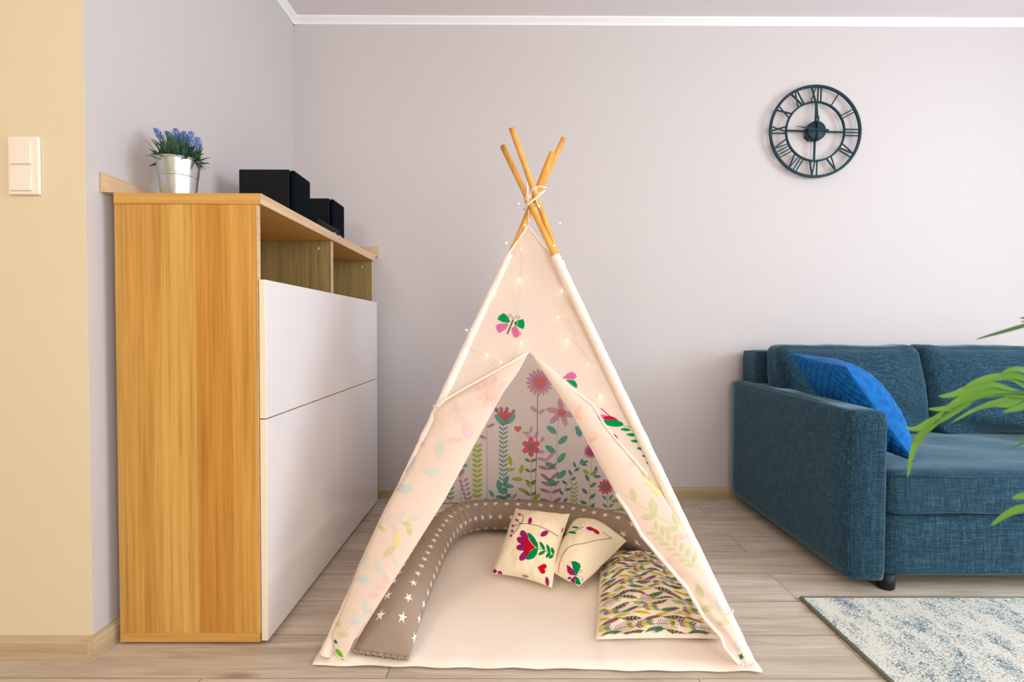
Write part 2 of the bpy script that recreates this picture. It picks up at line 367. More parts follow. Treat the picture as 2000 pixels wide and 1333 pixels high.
def window(name, axis, c, h0, h1, z0, z1):
    fr = MB(); gl = MB(); w_ = .06
    def bx(mb, u0, u1, v0, v1, d0, d1):
        if axis == 'x': mb.box(c + d0, u0, v0, c + d1, u1, v1)
        else: mb.box(u0, c - d1, v0, u1, c - d0, v1)
    mid = (h0 + h1) / 2
    for (u0, u1, v0, v1) in ((h0, h0 + w_, z0, z1), (h1 - w_, h1, z0, z1), (h0 + w_, h1 - w_, z0, z0 + w_), (h0 + w_, h1 - w_, z1 - w_, z1), (mid - .04, mid + .04, z0 + w_, z1 - w_)):
        bx(fr, u0, u1, v0, v1, .04, .1)
    o = struct(name, fr, m_frame, bevel=.004)
    bx(gl, h0 + w_, h1 - w_, z0 + w_, z1 - w_, .068, .072); g = gl.build('pane', m_glass, o)
    return o
window('window_1', 'x', RX, -.8, 1.5, .7, 2.3)
window('window_2', 'y', RY, .65, 2.85, .25, 2.3)
# baseboards and crown moulding
BH = .06
def board(name, pts, m):
    mb = MB()
    for (a, b, n) in pts:
        a = Vector(a); b = Vector(b); n = Vector(n)
        prof = [(0, 0), (.018, 0), (.018, BH - .012), (.012, BH - .002), (0, BH)]
        vs = [p + n * d + Vector((0, 0, z)) for p in (a, b) for d, z in prof]; k = len(prof)
        fs = [(i, (i + 1) % k, k + (i + 1) % k, k + i) for i in range(k)] + [tuple(range(k)), tuple(range(k, 2 * k))[::-1]]
        mb.add(vs, fs, 0, False)
    return struct(name, mb, m)
board('baseboard_back', [((WX, BY, 0), (RX, BY, 0), (0, -1, 0))], m_base)
board('baseboard_left', [((WX, NY - .0178, 0), (WX, BY - .018, 0), (1, 0, 0))], m_base_y)
board('baseboard_near', [((LX, NY, 0), (WX, NY, 0), (0, -1, 0))], m_base)
def crown(name, a, b, n):
    a = Vector(a); b = Vector(b); n = Vector(n); mb = MB()
    prof = [(0, 0), (.032, 0), (.030, -.008), (.012, -.024), (.008, -.034), (0, -.034)]
    vs = [p + n * d + Vector((0, 0, z)) for p in (a, b) for d, z in prof]; k = len(prof)
    mb.add(vs, [(i, (i + 1) % k, k + (i + 1) % k, k + i) for i in range(k)] + [tuple(range(k)), tuple(range(k, 2 * k))[::-1]], 0, False)
    return struct(name, mb, m_trim)
crown('trim_1', (WX, BY, CZ), (RX, BY, CZ), (0, -1, 0))
crown('trim_2', (WX, NY, CZ), (WX, BY - .001, CZ), (1, 0, 0))

# ------------------------------------------------------------------ light switch
t = thing('light_switch', 'cream double light switch, one rocker above the other, on the yellow wall', 'light switch', (-1.294, NY, 1.333))
a = at(13, 266, Y=NY - .01); b = at(76, 380, Y=NY - .01)
x0, x1, z0, z1 = a.x, b.x, b.z, a.z; zm = (z0 + z1) / 2
MB().box(x0, NY - .010, z0, x1, NY - .0002, z1).build('frame', m_switch, t, bevel=.003)
for lo, hi in ((zm + .003, z1 - .010), (z0 + .010, zm - .003)):
    rk = MB(); vs = [(x0 + .010, NY - .0102, lo), (x1 - .018, NY - .0102, lo), (x1 - .018, NY - .0102, hi), (x0 + .010, NY - .0102, hi)]
    fr = [(x, NY - .0125 - (.003 if z == lo else 0), z) for x, y, z in vs]
    rk.add(vs + fr, [(0, 1, 2, 3), (4, 7, 6, 5), (0, 4, 5, 1), (1, 5, 6, 2), (2, 6, 7, 3), (3, 7, 4, 0)], 0, False)
    rk.build('rocker', m_switch, t, bevel=.0008)

# ------------------------------------------------------------------ cabinet
cx0, cx1, cy0, cy1, ch = -1.110, -.712, 1.463, 2.685, 1.28
cab = thing('storage_cabinet', 'tall oak sideboard with white gloss doors and two open compartments along the left wall', 'cabinet', ((cx0 + cx1) / 2, (cy0 + cy1) / 2, 0))
MB().box(cx0, cy0 - .002, ch - .030, cx1 + .012, cy1, ch).build('top_panel', m_oak_x, cab, bevel=.0012)
MB().box(cx0, cy0, .008, cx1, cy1, .034).build('bottom_panel', m_oak_x, cab, bevel=.001)
MB().box(cx0, cy0, .0342, cx1, cy0 + .018, ch - .0302).build('side_panel', m_oak, cab, bevel=.001)
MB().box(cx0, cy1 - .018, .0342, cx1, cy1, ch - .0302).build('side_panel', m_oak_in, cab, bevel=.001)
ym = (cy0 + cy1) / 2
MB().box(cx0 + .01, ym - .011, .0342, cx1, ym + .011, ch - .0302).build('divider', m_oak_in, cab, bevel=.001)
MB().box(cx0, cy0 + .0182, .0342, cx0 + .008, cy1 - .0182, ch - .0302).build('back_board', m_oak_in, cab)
for y0, y1 in ((cy0 + .0185, ym - .0115), (ym + .0115, cy1 - .0185)):
    MB().box(cx0 + .0085, y0, 1.004, cx1 - .002, y1, 1.026).build('shelf', m_oak_y, cab, bevel=.001)
# front edging strips of the carcass (paler daylit copy of the oak, facing the room)
ed = MB(); ed.box(cx1, cy0, .0342, cx1 + .0015, cy0 + .018, ch - .0302); ed.box(cx1, ym - .011, 1.026, cx1 + .0015, ym + .011, ch - .0302); ed.box(cx1, cy1 - .018, .0342, cx1 + .0015, cy1, ch - .0302)
ed.build('edging_strip', m_oak_y, cab)
MB().box(cx1 + .0121, cy0 - .002, ch - .030, cx1 + .0135, cy1, ch).build('top_edging_strip', m_oak_y, cab)
for y0, y1 in ((cy0 + .001, ym - .0018), (ym + .0018, cy1 - .001)):
    for z0, z1 in ((.648, 1.040), (.012, .6445)):
        d = MB().box(cx1 + .004, y0, z0, cx1 + .022, y1, z1)
        d.m[2] = 1; d.m[5] = 1
        d.build('door', [m_white_gloss, m_door_edge], cab, bevel=.0012)
for y in (ym - .0112, cy1 - .0182):
    for k in range(6):
        xx = cx1 - .05
        MB().tube([(xx, y + .001, 1.06 + .032 * k), (xx, y - .0012, 1.06 + .032 * k)], .0020 if k < 5 else .006, 10).build('shelf_pin', m_oak_in if k < 5 else m_oak_y, cab)
for yy in (cy0 + .05, cy1 - .05):
    for xx in (cx0 + .05, cx1 - .05):
        MB().lathe([(0, 0), (.02, 0), (.02, .008), (0, .008)], (xx, yy, 0), 16).build('foot', m_blackplastic, cab)
# upstand moulding lying on the top against the walls
up = MB()
prof = [(0, 0), (.035, 0), (.030, .006), (.009, .052), (0, .056)]
def prism(mb, a, b, n):
    a = Vector(a); b = Vector(b); n = Vector(n); k = len(prof)
    vs = [p + n * d + Vector((0, 0, z)) for p in (a, b) for d, z in prof]
    mb.add(vs, [(i, (i + 1) % k, k + (i + 1) % k, k + i) for i in range(k)] + [tuple(range(k)), tuple(range(k, 2 * k))[::-1]], 0, False)
prism(up, (WX + .002, cy0 - .006, ch + .001), (WX + .002, cy1 + .074, ch + .001), (1, 0, 0))
o = up.build('upstand_strip', m_oak_y, cab)
up = MB(); prism(up, (WX + .04, BY - .002, ch + .001), (cx1 + .012, BY - .002, ch + .001), (0, -1, 0)); up.build('upstand_strip', m_oak_y, cab)

# ------------------------------------------------------------------ lavender pot
pc = at(349, 376, Y=1.60); PXc, PYc = pc.x, 1.60
pot = thing('potted_lavender', 'small galvanised bucket of blue lavender on the near end of the oak cabinet', 'plant', (PXc, PYc, ch))
MB().lathe([(0, .0), (.045, .0), (.0458, .003), (.0505, .058), (.0519, .075), (.0523, .079), (.0525, .0800), (.0529, .0802), (.0536, .0815), (.0531, .0828), (.0537, .0845), (.0543, .0858), (.0539, .0872), (.0545, .0890), (.0551, .0902), (.0548, .0918), (.0549, .0922), (.0551, .094), (.0555, .098), (.0575, .118), (.0584, .128), (.0586, .1300), (.0608, .1315), (.0612, .1335), (.0598, .1350), (.0578, .132), (.052, .11), (0, .11)], (PXc, PYc, ch + .0003), 48).build('pot', m_pot, pot)
MB().lathe([(0, .1105), (.051, .1105), (.045, .118), (0, .12)], (PXc, PYc, ch), 24).build('soil', m_soil, pot)
def blade(mb, base, dirv, length, width, droop=0., mi=0, n=7, roll=None, curl=0):
    base = Vector(base); d = Vector(dirv).normalized(); side = d.cross(Vector((0, 0, 1)))
    if side.length < .05: side = Vector((1, 0, 0))
    side.normalize()
    if roll is not None: side = Matrix.Rotation(roll, 3, d) @ side
    nn = side.cross(d); pts = []
    for i in range(n):
        t_ = i / (n - 1); c = base + d * (length * t_) + Vector((0, 0, -1)) * droop * t_ * t_ * length + nn * curl * math.sin(t_ * PI) * length
        wd = width * .5 * math.sin(PI * min(1, (t_ * .9 + .1))) ** .7 if t_ < 1 else 0.0003
        pts += [c - side * wd, c + nn * wd * .25, c + side * wd]
    fs = []
    for i in range(n - 1):
        for j in range(2): fs.append((i * 3 + j, i * 3 + j + 1, i * 3 + j + 4, i * 3 + j + 3))
    mb.add(pts, fs, mi)
lf = MB()
for i in range(260):
    a_ = random.uniform(0, 2 * PI); el = random.uniform(.15, 1.45) ; r0 = random.uniform(0, .045)
    bz = ch + .118 + random.uniform(0, .045) * (1 - r0 / .06)
    b_ = (PXc + r0 * math.cos(a_), PYc + r0 * math.sin(a_), bz)
    dv = (math.cos(a_) * math.cos(el), math.sin(a_) * math.cos(el), math.sin(el))
    blade(lf, b_, dv, random.uniform(.032, .060) * (1 + .55 * math.sin(el) ** 3), random.uniform(.006, .010), droop=.28 * math.cos(el), roll=random.uniform(-.8, .8))
for k in range(16):   # sprig hanging over the rim on the right
    a_ = random.uniform(-.9, .5); b_ = (PXc + .058, PYc - .012, ch + .128)
    blade(lf, b_, (math.cos(a_), math.sin(a_) * .7, random.uniform(-.9, .5)), random.uniform(.025, .042), .006, droop=.2)
lf.build('foliage', m_leafdk, pot)
for (fx, fy, bx_, by_, dpt) in [(303, 252, 318, 282, 0), (326, 258, 338, 285, -.02), (343, 252, 345, 285, .02), (360, 258, 356, 288, -.015), (374, 258, 368, 290, .01), (386, 270, 384, 295, -.025), (352, 262, 350, 288, .035), (364, 266, 362, 290, .03)]:
    tip = at(fx, fy, Y=PYc + dpt); bs = at(bx_, by_, Y=PYc + dpt * .6); s_ = MB()
    s_.tube([bs + (bs - tip) * 1.1, bs, tip], .0012, 6)
    ax = (tip - bs)
    for k in range(46):
        u = (k / 46); p_ = bs + ax * u; a_ = k * 2.4; rr = .0115 * math.sin(PI * (.12 + .85 * u)) ** .6
        q = p_ + Vector((math.cos(a_), math.sin(a_), .3)) * rr * .5
        blade(s_, q, Vector((math.cos(a_), math.sin(a_), 1.0)), rr * 1.1, .0055, n=4, mi=1)
    s_.build('flower_spike', [m_leafdk, m_lav], pot)

# ------------------------------------------------------------------ speakers, receiver
def speaker(y0, y1, label):
    x0, x1, zt = -1.035, -.842, ch + .228
    s_ = thing('speaker', label, 'speaker', ((x0 + x1) / 2, (y0 + y1) / 2, ch), 'black bookshelf speakers on the cabinet')
    MB().box(x0, y0, ch + .0005, x1 - .002, y1, zt).build('enclosure', m_black, s_, bevel=.004, seg=3)
    MB().box(x1 + .002, y0 + .001, ch + .004, x1 + .018, y1 - .001, zt - .003).build('grille', m_grille, s_, bevel=.006, seg=3)
    MB().box(x1 - .0015, y0 + .012, ch + .012, x1 + .0018, y1 - .012, zt - .012).build('baffle', m_black, s_)
    return s_
speaker(1.99, 2.15, 'nearer of two black box speakers on the oak cabinet, beside the lavender pot')
speaker(2.425, 2.585, 'farther of two black box speakers on the cabinet, next to the back wall')
rc = thing('stereo_receiver', 'low dark stereo receiver between the two black speakers on the cabinet', 'receiver', (-.92, 2.28, ch))
MB().box(-1.02, 2.165, ch + .006, -.795, 2.415, ch + .078).build('housing', m_device, rc, bevel=.003)
MB().box(-.7948, 2.17, ch + .010, -.790, 2.41, ch + .074).build('front_panel', m_black, rc, bevel=.002)
for yy in (2.375, 2.30): MB().add(*(lambda n: ([(-.7898 + dx, yy + .012 * math.cos(2 * PI * k / n), ch + .035 + .012 * math.sin(2 * PI * k / n)) for dx in (0, .016) for k in range(n)], [(k, (k + 1) % n, n + (k + 1) % n, n + k) for k in range(n)] + [tuple(range(n, 2 * n))]))(20)).build('knob', m_silver, rc)
for yy in (2.19, 2.39):
    for xx in (-1.0, -.82): MB().lathe([(0, 0), (.008, 0), (.008, .006), (0, .006)], (xx, yy, ch + .0003), 12).build('foot', m_blackplastic, rc)

# ------------------------------------------------------------------ wall clock
cc = at(1592, 257, Y=2.735); CY = 2.735
clk = thing('wall_clock', 'large dark metal skeleton wall clock with roman numerals above the sofa', 'clock', (cc.x, CY, cc.z))
TILT = R(1.4)
def cp(ang, r, y=CY):     # ang clockwise from twelve
    a_ = ang + TILT; return Vector((cc.x + r * math.sin(a_), y, cc.z + r * math.cos(a_)))
def ring(r0, r1, th, n=96):
    mb = MB()
    for i, (r, y) in enumerate(((r0, -th), (r1, -th), (r1, th), (r0, th))): pass
    P_ = [(r0, -th), (r1, -th), (r1, th), (r0, th)]
    return mb.grid(lambda u, v: cp(2 * PI * u, P_[int(round(v * 4)) % 4][0], CY + P_[int(round(v * 4)) % 4][1]), n, 4, close_u=True, close_v=True, smooth=False)
RO = .241
ring(RO - .013, RO, .006).build('outer_ring', m_clock, clk, bevel=.002)
ring(.148, .157, .006).build('inner_ring', m_clock, clk, bevel=.002)
for k, h in enumerate((0, 1, 2, 3)):
    MB().bar(cp(h * PI / 2, .04), cp(h * PI / 2, .150), .009, .007, (0, 1, 0)).build('spoke', m_clock, clk)
NUM = {12: 'XII', 1: 'I', 2: 'II', 3: 'III', 4: 'IV', 5: 'V', 6: 'VI', 7: 'VII', 8: 'VIII', 9: 'IX', 10: 'X', 11: 'XI'}
Wd = {'I': .016, 'V': .032, 'X': .030}
ri, ro_ = .155, .231
for h, s_ in NUM.items():
    mb = MB(); tot = sum(Wd[c_] for c_ in s_); pos = -tot / 2; flip = h in (4, 5, 6, 7, 8)
    base = h * PI / 6; er = Vector((math.sin(base + TILT), 0, math.cos(base + TILT))); et = Vector((math.cos(base + TILT), 0, -math.sin(base + TILT)))
    def q(sx, r): return Vector((cc.x, CY, cc.z)) + er * r + et * (-sx if flip else sx)
    for c_ in s_:
        m_ = pos + Wd[c_] / 2; hw = Wd[c_] / 2 - .003
        if c_ == 'I': mb.bar(q(m_, ri), q(m_, ro_), .0055, .006, (0, 1, 0))
        elif c_ == 'V': mb.bar(q(m_ - hw, ri), q(m_, ro_), .0072, .006, (0, 1, 0)); mb.bar(q(m_ + hw, ri), q(m_, ro_), .0045, .0058, (0, 1, 0))
        else: mb.bar(q(m_ - hw, ri), q(m_ + hw, ro_), .0045, .0058, (0, 1, 0)); mb.bar(q(m_ + hw, ri), q(m_ - hw, ro_), .0075, .006, (0, 1, 0))
        pos += Wd[c_]
    mb.build('numeral', m_clock, clk)
hub = MB(); n = 40
hub.grid(lambda u, v: cp(2 * PI * u, [0.0001, .046, .050, .050, .0001][int(round(v * 4))], CY + [-.022, -.018, -.014, .010, .010][int(round(v * 4))]), n, 5, close_u=True, smooth=True)
hub.build('hub', m_clock, clk)
fin = MB()
for k in range(4): fin.bar(cp(k * PI / 2, 0, CY - .024), cp(k * PI / 2, .058 if k != 3 else .05, CY - .024), .010, .006, (0, 1, 0))
fin.build('centre_cross', m_clock, clk, bevel=.002)
def hand(ang, L_, w0, y):
    mb = MB(); pr = [(0, .004), (.055, .004), (.062, w0), (.068, w0 * .4), (.075, .003), (L_, .0008)]
    vs = []
    for r, wd in pr:
        e = Vector((math.cos(ang + TILT), 0, -math.sin(ang + TILT)))
        for s__ in (-1, 1):
            for dy in (-.001, .001): vs.append(cp(ang, r, y + dy) + e * wd * s__)
    fs = []
    for i in range(len(pr) - 1):
        a_ = i * 4; b_ = a_ + 4
        fs += [(a_, b_, b_ + 2, a_ + 2), (a_ + 1, a_ + 3, b_ + 3, b_ + 1), (a_, a_ + 1, b_ + 1, b_), (a_ + 2, b_ + 2, b_ + 3, a_ + 3)]
    mb.add(vs, fs, 0, False); return mb
hand(R(-5), .135, .010, CY - .029).build('minute_hand', m_clock, clk)
hand(R(-83), .118, .008, CY - .027).build('hour_hand', m_clock, clk)
MB().bar(cp(R(45), .045, CY + .018), cp(R(225), .045, CY + .018), .03, .024, (0, 1, 0)).build('wall_mount', m_clock, clk)

# ------------------------------------------------------------------ sofa
SX0, SX1, SYF, SYB = 1.158, 2.62, 1.745, 2.735
sofa = thing('sofa', 'blue-grey woven fabric sofa standing against the back wall on the right', 'sofa', ((SX0 + SX1) / 2, 2.24, 0))
def soft_box(x0, y0, z0, x1, y1, z1, r, amp=.004, seed=0, nx=14, ny=14, nz_=10, puff=(0, 0, 0), top=None):
    """rounded box as one closed mesh with a little sag and crease noise"""
    mb = MB(); cxx, cyy, czz = (x0 + x1) / 2, (y0 + y1) / 2, (z0 + z1) / 2; hx, hy, hz = (x1 - x0) / 2, (y1 - y0) / 2, (z1 - z0) / 2
    bm = bmesh.new(); bmesh.ops.create_cube(bm, size=2)
    bmesh.ops.subdivide_edges(bm, edges=bm.edges[:], cuts=nx, use_grid_fill=True)
    vs = []
    for v in bm.verts:
        a_ = Vector((v.co.x * hx, v.co.y * hy, v.co.z * hz))
        # pull the surface onto a rounded box
        c_ = Vector((max(-hx + r, min(hx - r, a_.x)), max(-hy + r, min(hy - r, a_.y)), max(-hz + r, min(hz - r, a_.z))))
        d_ = a_ - c_
        if d_.length > 1e-6: a_ = c_ + d_.normalized() * min(r, max(d_.length, 0) if d_.length < r else r)
        u, v_, w_ = v.co.x, v.co.y, v.co.z
        a_.x += puff[0] * u * (1 - v_ * v_) * (1 - w_ * w_); a_.y += puff[1] * v_ * (1 - u * u) * (1 - w_ * w_); a_.z += puff[2] * w_ * (1 - u * u) * (1 - v_ * v_)
        n_ = noise.noise(Vector((a_.x * 7 + seed, a_.y * 7, a_.z * 7))) * amp + noise.noise(Vector((a_.x * 20 + seed, a_.y * 20, a_.z * 20))) * amp * .35
        a_ += (d_.normalized() if d_.length > 1e-6 else Vector((0, 0, 0))) * n_
        if top: a_ = top(a_, u, v_, w_)
        vs.append(a_ + Vector((cxx, cyy, czz)))
    bm.verts.index_update()
    fs = [tuple(v.index for v in f.verts) for f in bm.faces]; bm.free()
    return mb.add(vs, fs)
def arm(x0, x1, side):
    mb = soft_box(x0, SYF, .042, x1, SYB, .640, .022, .0015, x0)
    # round the outer/front vertical edge like the padded arm
    for v in mb.v:
        fy = max(0, (SYF + .05 - v.y) / .05)
        if fy > 0:
            out = (x1 - v.x) if side < 0 else (v.x - x0)
            v.y += .035 * max(0, (out / (x1 - x0) - .25)) ** 1.6
        v.z -= .012 * max(0, 1 - (v.y - SYF) / 1.0) if v.z > .4 else 0
    return mb
arm(SX0, 1.282, -1).build('arm', m_sofa, sofa)
arm(SX1 - .124, SX1, 1).build('arm', m_sofa, sofa)
soft_box(1.284, SYF + .028, .052, SX1 - .126, SYB - .06, .268, .012, .001, 3).build('base', m_sofa, sofa)
def sag(a_, u, v_, w_):
    a_ = a_.copy()
    if w_ > 0: a_.z += .010 * math.sin(u * 9 + v_ * 2) * .4 * (1 - abs(v_)) + .004 * noise.noise(Vector((a_.x * 5, a_.y * 14, 0)))
    return a_
soft_box(1.286, SYF + .004, .272, SX1 - .128, SYB - .2, .424, .018, .003, 9, nx=30, puff=(0, .004, .014), top=sag).build('seat_cushion', m_sofa, sofa)
soft_box(1.214, 2.56, .05, SX1 - .03, SYB, .800, .022, .002, 5).build('backrest', m_sofa, sofa)
def back_cushion(x0, x1, seed):
    def top(a_, u, v_, w_):
        a_ = a_.copy()
        # corners pinch, top leans back, folds near the foot
        k = (abs(u) ** 4) * (abs(w_) ** 4)
        a_.x -= .012 * k * (1 if u > 0 else -1); a_.z += (.014 * abs(u) ** 6 if w_ > 0 else 0) * (1)
        a_.y += .085 * (w_ + 1) / 2 * 1.0
        if w_ < -.2: a_.y += .020 * math.sin((u + seed) * 3 + w_ * 9) * (-w_) * (1 - abs(u) ** 3) * (v_ < 0)
        return a_
    return soft_box(x0, 2.305, .430, x1, 2.475, .828, .050, .005, seed, nx=40, puff=(0, .045, .004), top=top)
back_cushion(1.235, 1.905, 1.3).build('back_cushion', m_sofa, sofa)
back_cushion(1.908, 2.56, 7.7).build('back_cushion', m_sofa, sofa)
for (xx, yy) in ((1.315, 1.80), (SX1 - .16, 1.80), (1.315, 2.66), (SX1 - .16, 2.66)):
    MB().lathe([(0, 0), (.024, 0), (.028, .004), (.030, .054), (0, .054)], (xx, yy, .0005), 24).build('leg', m_blackplastic, sofa)
# seams: piping along the arm edge and the seat cushion
def piping(pts, r=.0022): return MB().tube(pts, r, 6)
piping([(1.2865 + .012, SYF + .0025, .406), (1.5, SYF + .0015, .4065), (1.8, SYF + .001, .407), (SX1 - .15, SYF + .001, .407)]).build('piping', m_sofa, sofa)
piping([(1.180, SYF + .02, .6225), (1.182, 2.0, .632), (1.182, 2.4, .638), (1.182, SYB - .02, .6405)]).build('piping', m_sofa, sofa)

def pillow(mb, cs, th, nu=26, nv=26, seed=0, amp=.004, pinch=.06, mi=0, bias=.5, quilt=None, power=.55):
    """cs: 4 corners a,b,c,d (u to the right, v up): a(0,0) b(1,0) c(1,1) d(0,1); returns the top surface function"""
    a_, b_, c_, d_ = [Vector(p) for p in cs]; n_ = ((b_ - a_).cross(d_ - a_)).normalized()
    ctr = (a_ + b_ + c_ + d_) / 4
    def base(u, v):
        p = (a_ * (1 - u) + b_ * u) * (1 - v) + (d_ * (1 - u) + c_ * u) * v
        e = pinch * (1 - (2 * u - 1) ** 2) * (abs(2 * v - 1) ** 3) + pinch * (1 - (2 * v - 1) ** 2) * (abs(2 * u - 1) ** 3)
        return p + (ctr - p) * e
    def S(u, v, sgn=1):
        p = base(u, v); k = max(0, (1 - abs(2 * u - 1) ** 2.2) * (1 - abs(2 * v - 1) ** 2.2)) ** power
        h = th * (bias if sgn > 0 else 1 - bias) * k
        w_ = amp * (noise.noise(Vector((u * 5 + seed, v * 5, seed))) + .5 * noise.noise(Vector((u * 13, v * 13 + seed, 3)))) * min(1, k * 2.2)
        if quilt and k > .02: w_ += quilt(u, v) * min(1, k * 3)
        return p + n_ * sgn * (h + (w_ if sgn > 0 else w_)) 
    mb.grid(lambda u, v: S(u, v, 1), nu, nv, mi)
    o_ = len(mb.v)
    mb.grid(lambda u, v: S(1 - u, v, -1), nu, nv, mi)
    return S
bc_C = at(1788, 903, z=.447); bc_B = at(1652, 716, Y=1.93); bc_A = at(1543, 690, Y=2.27); bc_D = bc_A + (bc_C - bc_B) * 1.0; bc_D.z = .45; bc_D.x = 1.40
def diam(u, v):
    k = 9; a_ = (u + v) * k; b_ = (u - v) * k
    return -.005 * (math.exp(-((a_ % 1 - .5) / .12) ** 2) + math.exp(-((b_ % 1 - .5) / .12) ** 2))
mbp = MB(); pillow(mbp, [bc_C, bc_D, bc_A, bc_B], .172, 90, 90, 4, .004, .03, bias=.76, quilt=diam)
bcu = mbp.build('throw_pillow', m_bluecush, None, origin=(1.34, 2.0, .45))
tag(bcu, 'bright blue quilted throw pillow leaning in the left corner of the sofa', 'pillow')

# ------------------------------------------------------------------ rug
rg = thing('area_rug', 'cream and grey-blue speckled rug on the floor in front of the sofa', 'rug', (1.8, 1.0, 0))
rx0, rx1, ry0, ry1 = .972, 2.9, .1, 1.718
MB().box(rx0 + .006, ry0 + .006, .0005, rx1 - .006, ry1 - .006, .009).build('pile', rug_mat(), rg)
bd = MB(); m_bind = mat('rug_binding', (124, 128, 112), .9)
for (a_, b_) in (((rx0, ry0), (rx0, ry1)), ((rx0, ry1), (rx1, ry1)), ((rx1, ry1), (rx1, ry0)), ((rx1, ry0), (rx0, ry0))):
    bd.tube([(a_[0], a_[1], .0055), (b_[0], b_[1], .0055)], .0052, 8)
bd.build('binding', m_bind, rg)

# ------------------------------------------------------------------ decals: prints that belong to the cloth they sit on
class Caster:
    def __init__(s, mb, origin=(0, 0), scale=1, eps=.0012, surf=None):
        s.mb = mb; s.t = mb.bvh(); s.o = origin; s.k = scale; s.eps0 = eps; s.eps = eps; s.surf = surf; s.nf = 0; s.nl = 0; s.nd = 0
    def pt(s, x, y):
        if s.surf:
            q_ = s.surf(x, y)
            if q_ is None: return None
            p_, out = q_
            h = s.t.find_nearest(p_)
            n_ = h[1] if h[1].dot(out) > 0 else -h[1]
            return h[0] + n_ * s.eps
        d = ray(s.o[0] + x * s.k, s.o[1] + y * s.k).normalized()
        h = s.t.ray_cast(CAM, d)
        if h[0] is None: return None
        n_ = h[1] if h[1].dot(d) < 0 else -h[1]
        return h[0] + n_ * s.eps
    def fan(s, c, outline, mi, rings=2, layer=None):
        if layer is None: s.nf += 1; layer = .0006 + .00008 * s.nf
        s.eps = s.eps0 + layer
        pts = [s.pt(*c)]; fr = [k / rings for k in range(1, rings + 1)]; n_ = len(outline)
        for f_ in fr:
            for (x, y) in outline: pts.append(s.pt(c[0] + (x - c[0]) * f_, c[1] + (y - c[1]) * f_))
        fs = [(0, 1 + i, 1 + (i + 1) % n_) for i in range(n_)]
        for r_ in range(rings - 1):
            for i in range(n_):
                a_ = 1 + r_ * n_ + i; b_ = 1 + r_ * n_ + (i + 1) % n_; fs.append((a_, a_ + n_, b_ + n_, b_))
        s._emit(pts, fs, mi)
    def _emit(s, pts, fs, mi):
        ok = [f for f in fs if all(pts[i] is not None for i in f)]
        if not ok: return
        for f in ok:
            q_ = [pts[i] for i in f]
            if max((q_[i] - q_[i - 1]).length for i in range(len(q_))) > .16: return
        used = sorted({i for f in ok for i in f}); mp = {i: k for k, i in enumerate(used)}
        s.mb.add([pts[i] for i in used], [tuple(mp[i] for i in f) for f in ok], mi, True)
    def leaf(s, x, y, L_, W_, ang, mi, rings=2, n_=12, blunt=1.0):
        a_ = R(ang); ca, sa = math.cos(a_), math.sin(a_); out = []
        for k in range(n_ * 2):
            t_ = k / n_ * PI; u = math.cos(t_) * L_ / 2; v = math.sin(t_); v = (abs(v) ** (1.5 / blunt)) * (1 if v > 0 else -1) * W_ / 2
            out.append((x + u * ca - v * sa, y + u * sa + v * ca))
        s.nl += 1; s.fan((x, y), out, mi, rings, .00025 + .00005 * (s.nl % 5))
    def disc(s, x, y, r_, mi, ry=None, n_=18):
        s.nd += 1
        s.fan((x, y), [(x + r_ * math.cos(2 * PI * k / n_), y + (ry or r_) * math.sin(2 * PI * k / n_)) for k in range(n_)], mi, 2, .0016 + .0002 * s.nd)
    def line(s, pts, w_, mi, step=12):
        s.eps = s.eps0 + (.0005 if s.surf else 0)
        P2 = []
        for (x0, y0), (x1, y1) in zip(pts[:-1], pts[1:]):
            k = max(1, int(math.hypot(x1 - x0, y1 - y0) / step))
            for i in range(k): P2.append((x0 + (x1 - x0) * i / k, y0 + (y1 - y0) * i / k))
        P2.append(pts[-1]); A = []
        for i, (x, y) in enumerate(P2):
            x0, y0 = P2[max(0, i - 1)]; x1, y1 = P2[min(len(P2) - 1, i + 1)]; d_ = math.hypot(x1 - x0, y1 - y0) or 1
            nx_, ny_ = -(y1 - y0) / d_ * w_ / 2, (x1 - x0) / d_ * w_ / 2
            A += [s.pt(x - nx_, y - ny_), s.pt(x + nx_, y + ny_)]
        s._emit(A, [(2 * i, 2 * i + 1, 2 * i + 3, 2 * i + 2) for i in range(len(P2) - 1)], mi)
    def heart(s, x, y, r_, mi, ang=0):
        out = []
        for k in range(24):
            t_ = 2 * PI * k / 24; hx = 16 * math.sin(t_) ** 3 / 16; hy = -(13 * math.cos(t_) - 5 * math.cos(2 * t_) - 2 * math.cos(3 * t_) - math.cos(4 * t_)) / 16
            ca, sa = math.cos(R(ang)), math.sin(R(ang)); out.append((x + (hx * ca - hy * sa) * r_, y + (hx * sa + hy * ca) * r_))
        s.fan((x, y), out, mi, 2, .0005)
    def petals(s, x, y, r0, r1, n_, wd, mi, a0=0, blunt=1.6):
        for k in range(n_):
            a_ = a0 + 360 * k / n_; rm = (r0 + r1) / 2; s.leaf(x + rm * math.cos(R(a_)), y + rm * math.sin(R(a_)), r1 - r0, wd, a_, mi, blunt=blunt)
    def vine(s, x, y0, y1, n_, L_, W_, mi, ang=35, sm=None, x1=None, blunt=1.3):
        x1 = x if x1 is None else x1
        s.line([(x, y0), (x1, y1)], 3, sm or mi)
        for k in range(n_):
            t_ = (k + .3) / n_; y = y0 + (y1 - y0) * t_; xx = x + (x1 - x) * t_; dx = math.cos(R(ang)) * L_ / 2; dy = math.sin(R(ang)) * L_ / 2
            s.leaf(xx - dx, y - dy, L_, W_, ang, mi, blunt=blunt); s.leaf(xx + dx, y - dy, L_, W_, -ang, mi, blunt=blunt)

